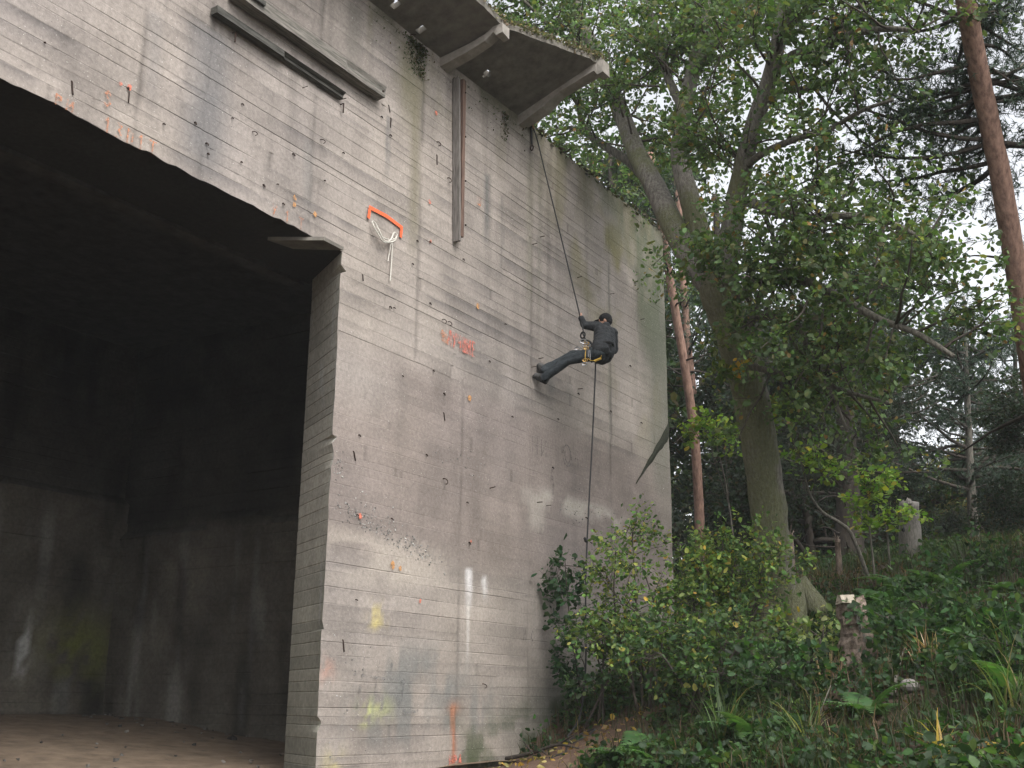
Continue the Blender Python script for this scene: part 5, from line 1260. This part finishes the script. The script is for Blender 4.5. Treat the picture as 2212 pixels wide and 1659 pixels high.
maple(gbase(1920, 1195, 18.4), [at(1916, 1150, 18.4), at(1908, 1120, 18.4)], [(at(1905, 1125, 18.4), .3), (at(1940, 1105, 18.4), .3), (at(1965, 1110, 18.4), .22), (at(1890, 1140, 18.4), .2), (at(1925, 1040, 18.4), .22)], 'low bright maple sapling in front of the pale broken trunk', 83)
maple(gbase(1600, 1195, 19.5), [at(1570, 1060, 19.5), at(1545, 950, 19.5)], [(at(1520, 920, 19.5), .3), (at(1545, 935, 19.5), .3), (at(1565, 950, 19.4), .25), (at(1500, 930, 19.5), .2), (at(1590, 945, 19.3), .2), (at(1535, 905, 19.5), .22)], 'bright maple sapling hanging over left of the oak trunk', 84)

# --- hazel thicket at the foot of the wall
BUC = [(0.095, 0.17, 0.05), (0.15, 0.235, 0.07), (0.065, 0.12, 0.042), (0.30, 0.32, 0.085), (0.44, 0.32, 0.06), (0.22, 0.31, 0.09)]
def bush(name, base, tips, label, seed, cols, w, leaf=0.062, n=17, extra=(), slen=(0.35, 0.85), lpt=11, cat='bush', group='shrubs at the foot of the wall', r0=0.022, tmin=0.25):
    base = np.asarray(base, float); e = empty(name, base, label, cat, group); pl = Plant(seed)
    for i, tp in enumerate(tips):
        b = base + A3_(*pl.r.normal(0, 0.12, 2), 0); b[2] = float(hgt(b[0], b[1])) - 0.05
        tp = np.asarray(tp, float); md = b * 0.45 + tp * 0.55 + pl.r.normal(0, 0.12, 3) + A3_(0, 0, 0.15)
        P_ = path([b, md, tp], 16); tapertube('stem', P_, np.linspace(r0, 0.006, 16), M['twig'], e, 6, 0.05, seed + i)
        L = np.linalg.norm(tp - b); pl.grow(P_, int(0.60 * n * max(0.6, L / 2.2)), tmin, 1.0, slen, 5, 0.24, lpt, 0.045, 0.12, 0.35, 0.007, sides=4)
    for (c, rr, k) in extra: pl.spray(c, (rr, rr, rr * 0.7), k, lpt, 0.24, 0.045)
    pl.branches('branch', M['twig'], e); pl.leaves('foliage', leaf, e, cols, w, 0.62, 0.8, 0.25)
    return e
bush('hazel_bush', gbase(1400, 1480, 15.2), [at(1365, 1140, 15.6), at(1330, 1190, 15.4), at(1310, 1260, 15.2), at(1345, 1300, 15.0), at(1390, 1230, 15.2), at(1290, 1330, 15.1), at(1270, 1390, 15.0), at(1400, 1330, 14.9)], 'tall sparse yellow-green hazel in front of the wall right of the rope', 91, BUC, [3, 3, 2, 1.2, .35, 2], 0.062, 15, [(at(1370, 1150, 15.6), .25, 10), (at(1350, 1170, 15.5), .3, 12), (at(1300, 1250, 15.2), .2, 7)])
bush('hazel_bush', gbase(1560, 1470, 15.2), [at(1510, 1190, 15.4), at(1560, 1170, 15.3), at(1600, 1160, 15.2), at(1655, 1170, 15.1), at(1680, 1200, 15.1), at(1540, 1250, 15.2), at(1620, 1250, 15.1), at(1480, 1260, 15.3), at(1655, 1290, 15.0), at(1590, 1310, 15)], 'broad yellow-leaved hazel in front of the oak trunk', 92, BUC, [3, 3, 2.5, 1.6, .35, 3], 0.066, 19, [(at(1660, 1180, 15.1), .3, 14), (at(1560, 1170, 15.3), .3, 12), (at(1520, 1200, 15.3), .3, 12)])
bush('dogwood_bush', gbase(1500, 1560, 13.6), [at(1440, 1350, 14), at(1500, 1360, 13.9), at(1570, 1380, 13.8), at(1620, 1420, 13.7), at(1400, 1420, 13.9), at(1470, 1440, 13.6), at(1550, 1450, 13.5)], 'dense darker green bush low in front of the hazels', 93, [(0.06, 0.115, 0.04), (0.09, 0.16, 0.05), (0.045, 0.085, 0.034), (0.19, 0.23, 0.06), (0.3, 0.26, 0.06)], [4, 3, 3, 1.2, .3], 0.066, 25, (), (0.4, 0.95))
bush('wall_shrub', gbase(1262, 1500, 16.2), [wall(1220, 1206, 0.3), wall(1236, 1390, 0.35), wall(1250, 1440, 0.4)], 'narrow dark shrub growing up against the wall left of the rope', 94, [(0.035, 0.078, 0.036), (0.05, 0.10, 0.044), (0.026, 0.058, 0.028)], [3, 2, 2], 0.085, 9, [(wall(1213, 1222, .25), .15, 12), (wall(1202, 1258, .25), .11, 7), (wall(1218, 1280, .25), .13, 9), (wall(1242, 1286, .3), .10, 4), (wall(1198, 1345, .25), .09, 4), (wall(1206, 1455, .25), .12, 7)], (0.2, 0.45), 10, r0=0.016, tmin=0.3)
bush('dogwood_bush', gbase(1300, 1500, 15.6), [at(1262, 1365, 15.7), at(1300, 1370, 15.6), at(1340, 1400, 15.4)], 'dark dogwood bush at the wall foot around the hanging rope', 95, [(0.045, 0.09, 0.04), (0.065, 0.12, 0.046), (0.035, 0.07, 0.034), (0.11, 0.16, 0.05)], [3, 3, 2, .6], 0.075, 17, (), (0.25, 0.6))
bush('pale_shrub', gbase(1762, 1425, 13.8), [at(1750, 1360, 13.9), at(1780, 1350, 13.9), at(1800, 1380, 13.8), at(1740, 1385, 13.8)], 'small pale-leaved shrub between the oak and the rotten stump', 96, [(0.2, 0.25, 0.1), (0.14, 0.2, 0.07), (0.28, 0.3, 0.12)], [2, 2, 1], 0.085, 6, (), (0.15, 0.35), 7, 'shrub')
BRC = [(0.034, 0.074, 0.027), (0.046, 0.10, 0.033), (0.026, 0.054, 0.022), (0.08, 0.135, 0.04)]
bs = [(1940, 1440, 12.6, 'bramble mound right beside the rotten stump', [(1900, 1370), (1935, 1350), (1970, 1390), (1905, 1420), (1950, 1430)], 12.7),
      (1990, 1380, 13.6, 'bramble mound upslope right of the stump', [(1940, 1330), (1990, 1310), (2040, 1330), (2010, 1370)], 13.9),
      (2110, 1400, 12.6, 'bramble mound at the middle of the right bank', [(2050, 1340), (2100, 1320), (2150, 1350), (2180, 1390), (2080, 1390)], 12.8),
      (2120, 1300, 15.5, 'bramble mound along the crest of the bank', [(2050, 1250), (2100, 1240), (2160, 1250), (2210, 1270)], 15.8),
      (2190, 1480, 10.6, 'bramble mound at the right edge of the bank', [(2140, 1420), (2190, 1410), (2220, 1440), (2150, 1460)], 10.8),
      (2060, 1500, 11.4, 'bramble mound lower right of the stump on the bank', [(2020, 1470), (2060, 1455), (2100, 1480)], 11.5),
      (1700, 1500, 12.6, 'bramble mound left of the stump under the oak', [(1660, 1440), (1700, 1430), (1740, 1460), (1690, 1470)], 12.7)]
for i, (x_, y_, d_, lab, tp, td) in enumerate(bs):
    bush('bramble', gbase(x_, y_, d_), [at(a_, b2, td) for a_, b2 in tp], lab, 120 + i, BRC, [3, 3, 2, 1], 0.085, 13, (), (0.25, 0.6), 9, 'bramble', 'brambles on the bank', 0.009, 0.2)

# --- ferns: one shape, copied
def fern_mesh(seed, nf=9, L=0.75):
    r_ = np.random.default_rng(seed); V_ = []; n = 0; F_ = []
    for i in range(nf):
        a = i * 2 * math.pi / nf + r_.uniform(-.3, .3); l = L * r_.uniform(.75, 1.15); el = r_.uniform(.7, 1.15)
        s_ = np.linspace(0, 1, 17); x_ = l * (s_ * math.cos(el) + 0.35 * s_ ** 2); z_ = l * (s_ * math.sin(el) - 0.55 * s_ ** 2.2)
        P_ = np.stack([x_ * math.cos(a), x_ * math.sin(a), z_], 1); T_ = unit(np.gradient(P_, axis=0)); sd = A3_(-math.sin(a), math.cos(a), 0)
        for k in range(2, 17):
            wd = 0.30 * l * (1 - s_[k]) ** 0.7 * min(1, s_[k] * 5 + .3)
            for sg_ in (-1, 1):
                tip = P_[k] + sd * sg_ * wd + T_[k] * wd * 0.35 - A3_(0, 0, wd * 0.18); hw = T_[k] * 0.021
                V_ += [P_[k] - hw, P_[k] + sd * sg_ * wd * .5 - hw * .9 + T_[k] * wd * .12, tip, P_[k] + sd * sg_ * wd * .5 + hw * .9 + T_[k] * wd * .2, P_[k] + hw]
                F_.append([n, n + 1, n + 2, n + 3, n + 4]); n += 5
    return np.array(V_), np.array(F_)
def frond_mesh(cols, w, seed):
    V_, F_ = fern_mesh(seed, 1); o = make('frond', V_, F_, M['leaf'], None, fcol=shades(len(F_), np.random.default_rng(seed), cols, w, 0.12)); me = o.data; bpy.data.objects.remove(o); return me
FM = [frond_mesh([(0.055, 0.12, 0.04), (0.075, 0.145, 0.05)], [1, 1], k) for k in (5, 6, 7)]; FY = [frond_mesh([(0.5, 0.33, 0.06), (0.42, 0.24, 0.05), (0.55, 0.42, 0.10)], [2, 1, 1], k) for k in (8, 9)]
def fern(loc, s_, lab, ms, nf=9):
    e = empty('fern', loc, lab, 'fern', 'ferns on the bank'); e.rotation_euler = (0, 0, random.uniform(0, 6))
    for i in range(nf):
        f_ = link(bpy.data.objects.new('frond', ms[i % len(ms)]), e); f_.rotation_euler = (0, random.uniform(-.25, .25), i * 6.283 / nf + random.uniform(-.25, .25)); q_ = s_ * random.uniform(.8, 1.15); f_.scale = (q_, q_, q_)
ferns = [(1925, 1275, 15.6, .8, 'fern below the left end of the fern bank on the crest'), (1965, 1265, 15.8, .75, 'fern in the middle of the fern bank on the crest'), (1870, 1265, 15.9, .8, 'fern left of the fern bank beside the bent sapling'), (1940, 1300, 15, .8, 'fern at the lower edge of the fern bank'), (1385, 1585, 12.6, 1.0, 'green fern at the bottom right of the bare path'), (1345, 1560, 13.0, .8, 'small fern beside the bare path under the hazels'), (1430, 1625, 11.8, .8, 'fern at the bottom edge right of the path'), (1900, 1262, 16, 1.1, 'fern on the crest below the bright saplings'), (1950, 1240, 16.5, 1.0, 'fern below the pale broken trunk'),
         (1985, 1290, 15.2, .9, 'large fern upslope right of the stump'), (2030, 1265, 15.6, 1.0, 'fern on the crest right of the pale trunk'), (1855, 1290, 14.8, .9, 'fern just above the stump'), (2180, 1290, 14.5, .7, 'fern on the crest near the right edge'), (1700, 1475, 13.2, .8, 'fern below the oak roots'),
         (1660, 1455, 13.5, .7, 'small fern between oak and dark bush'), (2000, 1335, 14, .9, 'fern in the brambles above the stump'), (2200, 1520, 10, .9, 'fern on the bank at the right edge'), (1620, 1590, 11.6, .8, 'fern low on the bank beside the reed tuft'), (1880, 1580, 10.8, .8, 'fern at the bottom middle of the bank')]
for (x_, y_, d_, s_, lab) in ferns: fern(gbase(x_, y_, d_) + A3_(0, 0, .05), s_, lab, FM)
fern(gbase(2205, 1650, 8.4), .7, 'yellow withered fern in the bottom right corner', FY)

# --- grass tufts that stand out
def tuft(base, n, L, lab, cols, w, seed, lean=0.5, wd=0.012):
    r_ = np.random.default_rng(seed); V_ = []; F_ = []; k = 0
    for i in range(n):
        a = r_.uniform(0, 6.28); l = L * r_.uniform(.5, 1.15); b = A3_(*r_.normal(0, .07, 2), 0); d = A3_(math.cos(a), math.sin(a), 0); ln = lean * r_.uniform(.3, 1.3); sd = A3_(-math.sin(a), math.cos(a), 0) * wd
        for s_ in np.linspace(0, 1, 6):
            c = b + d * l * ln * s_ ** 1.6 + A3_(0, 0, l * (s_ - 0.38 * ln * s_ ** 3)); q = sd * (1 - s_ * 0.93); V_ += [c - q, c + q]
        for j in range(5): F_.append([k + 2 * j, k + 2 * j + 1, k + 2 * j + 3, k + 2 * j + 2])
        k += 12
    base = np.asarray(base); o = make('grass_tuft', np.array(V_), np.array(F_), M['leaf'], None, fcol=np.repeat(shades(n, r_, cols, w), 5, 0)); o.location = tuple(base)
    return tag(o, lab, 'grass tuft', 'grass tufts on the bank')
GR = [(0.07, 0.115, 0.04), (0.10, 0.15, 0.055), (0.2, 0.19, 0.09)]; DRY = [(0.34, 0.24, 0.12), (0.42, 0.33, 0.2), (0.22, 0.15, 0.08)]
tuft(gbase(1560, 1620, 11.8), 46, 1.0, 'tall arching reed tuft in the lower middle of the bank', GR, [2, 2, 1], 1, 0.7, 0.014)
tuft(gbase(1800, 1475, 12.7), 40, 0.5, 'dry straw tuft on the left side of the stump foot', DRY, [2, 2, 1], 2, 0.35)
tuft(gbase(2010, 1470, 12), 46, 0.5, 'dry straw tuft right of the stump', DRY, [2, 2, 2], 3, 0.5)
tuft(gbase(2200, 1450, 10.6), 46, 0.95, 'long green grass tuft at the right edge', GR, [2, 2, 1], 4, 0.7)
tuft(gbase(2195, 1555, 9.6), 40, 0.8, 'green grass tuft above the yellow fern', GR, [2, 2, 1], 5, 0.8)
tuft(gbase(2040, 1650, 8.9), 20, 0.45, 'yellowed grass tuft at the bottom edge left of the yellow fern', [(0.4, 0.28, 0.05), (0.3, 0.26, 0.07)], [1, 1], 6, 0.9, 0.016)
tuft(gbase(1745, 1620, 10.6), 30, 0.7, 'thin grass tuft at the bottom middle', GR, [2, 1, 2], 7, 0.8)

# --- the rotten standing stump
sb_ = gbase(1858, 1462, 12.9); stump = empty('rotten_stump', sb_, 'rotten hollow stump with one pale sawn corner on the bank', 'stump')
Pt = path([sb_ + A3_(0, 0, -0.15), at(1852, 1400, 12.95), at(1845, 1345, 13.0), at(1834, 1300, 13.05)], 22)
g = Geo(); g.tube(Pt, np.linspace(0.20, 0.155, 22) * (1 + 0.5 * np.exp(-np.arange(22) / 2.2)), 18, True, 0.30, 9)
V_ = np.vstack(g.V); V_[22 * 18 - 18:22 * 18, 2] += 0.06 * np.sin(np.arange(18) * 2.2)
make('trunk', V_, [np.concatenate(f) for f in g.F.values()], M['stumpwood'], stump, smooth=False)
tp = Pt[-1]; rg = _rt
g = Geo(); g.box(tp + rg * -0.06 - A3_(0.09, 0.05, -0.02), (0.085, 0.07, 0.05), np.stack([rg, A3_(-rg[1], rg[0], 0), A3_(0, 0, 1)], 1), 0.01, np.random.default_rng(3)); g.build('sawn_corner', M['cutwood'], stump)
r_ = np.random.default_rng(14)
for i in range(9):
    a = r_.uniform(0, 6.28); b = Pt[-1] + A3_(math.cos(a) * .14, math.sin(a) * .14, -0.1); g = Geo(); g.tube(np.array([b, b + A3_(0, 0, .1), b + A3_(*r_.normal(0, .03, 2), r_.uniform(.08, .15))]), [0.03, 0.02, 0.004], 5); g.build('splinter', M['stumpwood'], stump)
for i in range(7):
    a = i * 0.9 + r_.uniform(-.2, .2); e_ = sb_ + A3_(math.cos(a) * .5, math.sin(a) * .5, 0); e_[2] = float(hgt(e_[0], e_[1])) + 0.02
    g = Geo(); g.tube(path([sb_ + A3_(math.cos(a) * .12, math.sin(a) * .12, .3), sb_ * .5 + e_ * .5 + A3_(0, 0, .16), e_], 9), np.linspace(0.09, 0.035, 9), 7, True, 0.3, i); g.build('root', M['stumpwood'], stump)
for i in range(5):
    g = Geo(); c_ = Pt[6 + 3 * i] + A3_(-0.13, -0.09, 0) + r_.normal(0, .03, 3); g.box(c_, (0.035, 0.02, 0.06), None, 0.012, r_); g.build('bark_flake', M['timber_grey'], stump)

# --- broken trunks farther up the bank
def stub(name, x_, y0, y1, d_, r0, m, label, seed, jag=0.25):
    b = gbase(x_, y0, d_); t_ = at(x_ - 3, y1, d_)
    e = empty(name, b, label, 'broken trunk', 'broken trunks on the bank'); P_ = path([b - A3_(0, 0, .3), (b + t_) / 2, t_], 16)
    g = Geo(); g.tube(P_, np.linspace(r0 * 1.1, r0 * 0.9, 16), 14, True, 0.15, seed); g.build('trunk', m, e, smooth=True)
    r_ = np.random.default_rng(seed)
    for i in range(5):
        a = r_.uniform(0, 6.28); q = t_ + A3_(math.cos(a) * r0 * .6, math.sin(a) * r0 * .6, -0.05); g = Geo(); g.tube(np.array([q, q + A3_(0, 0, jag * .5), q + A3_(*r_.normal(0, .04, 2), jag * r_.uniform(.6, 1.3))]), [r0 * .4, r0 * .22, 0.004], 5); g.build('splinter', m, e)
    return e
s_ = stub('broken_trunk', 1967, 1225, 1085, 19.5, 0.185, plain('pale_bare_wood', (0.08, 0.074, 0.066), (0.22, 0.205, 0.185), 16, 0.9, (3, 3, .7), 0.8), 'thick pale broken trunk with a knot hole on the bank crest', 1, 0.10)
kh = at(1951, 1143, 19.2); g = Geo(); g.ball(kh, (0.05, 0.03, 0.05), 6); g.build('knot_hole', M['cap'], s_)
stub('broken_trunk', 1812, 1222, 1165, 18.8, 0.05, M['stumpwood'], 'short reddish broken trunk stub left of the saplings', 2, 0.15)
stub('broken_trunk', 1712, 1205, 1160, 19.5, 0.04, M['stumpwood'], 'thin reddish stub just right of the oak trunk', 3, 0.2)

# --- fallen sticks and a stone
def stick(pts, r, m, lab, name='fallen_branch', fork=()):
    pts = [np.asarray(p_, float) for p_ in pts]; e = empty(name, pts[0], lab, 'branch', 'fallen branches on the bank')
    g = Geo(); g.tube(path(pts, 14), np.linspace(r, r * .4, 14), 7, True, 0.12, 3); g.build('stem', m, e, smooth=True)
    for f in fork: g = Geo(); g.tube(path([np.asarray(q_) for q_ in f], 8), np.linspace(r * .6, r * .2, 8), 5); g.build('side_shoot', m, e, smooth=True)
    return e
def gp(x_, y_, d_, up=0.04): p = at(x_, y_, d_); p[2] = float(hgt(p[0], p[1])) + up; return p
stick([gp(1090, 1640, 15.3), gp(1150, 1625, 15.0, .1), gp(1205, 1620, 14.7, .12), gp(1250, 1640, 14.2)], 0.03, M['dark_bark'], 'dark forked branch lying at the wall foot by the path', fork=([gp(1150, 1625, 15.0, .1), gp(1130, 1600, 15.3, .25)], [gp(1205, 1620, 14.7, .12), gp(1240, 1610, 14.5, .2)], [gp(1170, 1625, 14.9, .1), gp(1180, 1650, 14.6, .06)]))
stick([gp(1930, 1530, 11.2), gp(1945, 1490, 11.8, .1), gp(1958, 1450, 12.2, .2)], 0.03, M['oak_bark'], 'bent grey branch lying below the stump')
stick([gp(1640, 1560, 11.8), gp(1655, 1590, 11.4, .25), gp(1670, 1612, 11.0)], 0.008, M['timber_grey'], 'thin pale stalk in the lower middle of the bank')
stick([gp(1740, 1620, 10.6), gp(1770, 1590, 10.9, .2), gp(1800, 1560, 11.3, .3)], 0.008, M['timber_grey'], 'thin pale stalk leaning at the bottom middle')
g = Geo(); st_c = gp(1968, 1527, 11.3, .05); g.ball(st_c, (0.13, 0.09, 0.07), 7); V_ = np.vstack(g.V); V_ = V_ + 0.03 * (fbm(V_[:, 0] * 9, V_[:, 2] * 9, 3)[:, None] - .5)
o = make('stone', V_ - st_c, [np.concatenate(f) for f in g.F.values()], M['stone'], None); o.location = tuple(st_c); tag(o, 'pale flat stone lying in the grass below the stump', 'stone')

# --- ground cover nobody could count
r8 = np.random.default_rng(88)
SX, SY = float(sb_[0]), float(sb_[1])
def scatter(n, seed, dens=None):
    r_ = np.random.default_rng(seed); out = np.zeros((0, 2))
    while len(out) < n:
        m_ = 4 * n; az_ = r_.uniform(R(56), R(103), m_); ds = np.sqrt(r_.uniform(6.5 ** 2, 26 ** 2, m_)) ; x_ = np.sin(az_) * ds; y_ = np.cos(az_) * ds
        k = (y_ < 8.55) | (x_ > 19.3); k &= r_.random(m_) < np.clip(1.25 - (ds - 6.5) / 26, .3, 1)
        k &= ~((np.hypot(x_ - SX, y_ - SY) < 0.34) | ((np.abs((x_ * SY - y_ * SX)) / np.hypot(SX, SY) < 0.2) & (np.hypot(x_, y_) < np.hypot(SX, SY)) & (np.hypot(x_, y_) > np.hypot(SX, SY) - 1.0)))
        bare = np.exp(-((x_ - 13.2) / 1.45) ** 2 - ((y_ - 7.4) / 1.25) ** 2); k &= r_.random(m_) > 1.15 * bare
        k &= (x_ > 6.9 + 0.85 * (y_ - 1) + 0.8 * fbm(x_, y_, 4)) | (r_.random(m_) < 0.05)
        if dens is not None: k &= r_.random(m_) < dens(x_, y_)
        out = np.vstack([out, np.stack([x_, y_], 1)[k]])
    return out[:n]
patch = lambda s, a, b: (lambda x_, y_: sstep(a, b, fbm(x_ * 0.9, y_ * 0.9, s)))
# leaf litter
q = scatter(34000, 1); P_ = np.column_stack([q, hgt(q[:, 0], q[:, 1]) + 0.015]); V_, F_ = leaf_quads(P_, 0.06, r8, 1.6, 0.6)
o = make('leaf_litter', V_, F_, M['leaf'], None, fcol=shades(len(F_), r8, [(0.06, 0.037, 0.022), (0.095, 0.058, 0.032), (0.04, 0.028, 0.02), (0.2, 0.13, 0.05)], [4, 3, 4, .3])); tag(o, kind='stuff')
# low herbs
q = scatter(10500, 2, patch(41, 0.36, 0.6)); n = len(q); k = 9
base = np.repeat(np.column_stack([q, hgt(q[:, 0], q[:, 1])]), k, 0); hh = np.repeat(r8.uniform(.06, .34, n), k) * r8.random(n * k)
P_ = base + np.column_stack([r8.normal(0, .08, (n * k, 2)), hh]); V_, F_ = leaf_quads(P_, 0.075, r8, 1.3, 0.7)
hue = np.repeat(shades(n, r8, [(0.034, 0.07, 0.025), (0.046, 0.095, 0.031), (0.025, 0.05, 0.02), (0.08, 0.125, 0.038)], [3, 3, 3, .7]), k, 0)
o = make('low_herbs', V_, F_, M['leaf'], None, fcol=hue * r8.uniform(.75, 1.25, (n * k, 1))); tag(o, kind='stuff')
# grass blades, green and withered
def blades(n, seed, lmin, lmax, cols, w, name, dens, wd=0.006):
    r_ = np.random.default_rng(seed); q = scatter(n, seed, dens); b = np.column_stack([q, hgt(q[:, 0], q[:, 1])]); a = r_.uniform(0, 6.28, n); l = r_.uniform(lmin, lmax, n)[:, None]; ln = r_.uniform(.2, 1.0, n)[:, None]
    d = np.column_stack([np.cos(a), np.sin(a), 0 * a]); sd = np.column_stack([-np.sin(a), np.cos(a), 0 * a]) * wd; up = A3_(0, 0, 1)
    m1 = b + d * l * ln * .22 + up * l * .5; m2 = b + d * l * ln * .75 + up * l * (0.95 - .25 * ln)
    V_ = np.stack([b - sd, b + sd, m1 - sd * .8, m1 + sd * .8, m2], 1).reshape(-1, 3); i = np.arange(n)[:, None] * 5
    o = make(name, V_, [i + [[0, 1, 3, 2]], i + [[2, 3, 4]]], M['leaf'], None, fcol=np.vstack([c_ := shades(n, r_, cols, w), c_])); return tag(o, kind='stuff')
blades(29000, 3, .12, .5, [(0.03, 0.05, 0.02), (0.045, 0.07, 0.026), (0.045, 0.05, 0.024)], [3, 1.5, 2], 'green_grass', patch(43, 0.3, 0.6))
blades(10500, 4, .15, .5, [(0.12, 0.085, 0.05), (0.085, 0.06, 0.036), (0.2, 0.155, 0.09)], [3, 3, 1], 'dry_grass', patch(47, 0.45, 0.68))
# fallen yellow leaves on the path and slope
q = scatter(500, 6); q2 = np.column_stack([r8.normal(13.3, 1.0, 260), r8.normal(7.4, .8, 260)]); q = np.vstack([q, q2[q2[:, 1] < 8.5]]); P_ = np.column_stack([q, hgt(q[:, 0], q[:, 1]) + .05]); V_, F_ = leaf_quads(P_, 0.075, r8, 1.5, .65)
o = make('fallen_leaves', V_, F_, M['leaf'], None, fcol=shades(len(F_), r8, [(0.34, 0.24, 0.06), (0.26, 0.17, 0.09), (0.4, 0.33, 0.14)], [2, 2, 1])); tag(o, kind='stuff')

# ------------------------------------------------------------------ thin haze added over the whole scene to lift the darks
hm = bpy.data.materials.new('haze'); hm.use_nodes = True; ht = hm.node_tree; ht.nodes.clear()
ho = ht.nodes.new('ShaderNodeOutputMaterial'); hv = ht.nodes.new('ShaderNodeVolumePrincipled')
hv.inputs['Density'].default_value = 0.0008; hv.inputs['Color'].default_value = (0.88, 0.91, 0.93, 1)
ht.links.new(hv.outputs[0], ho.inputs['Volume'])
zlo = float(GZ.min()) - 1.0; zhi = 27.0
g = Geo(); g.box((10, 0, (zlo + zhi) / 2), (410, 410, (zhi - zlo) / 2)); tag(g.build('haze', hm, None), kind='stuff')
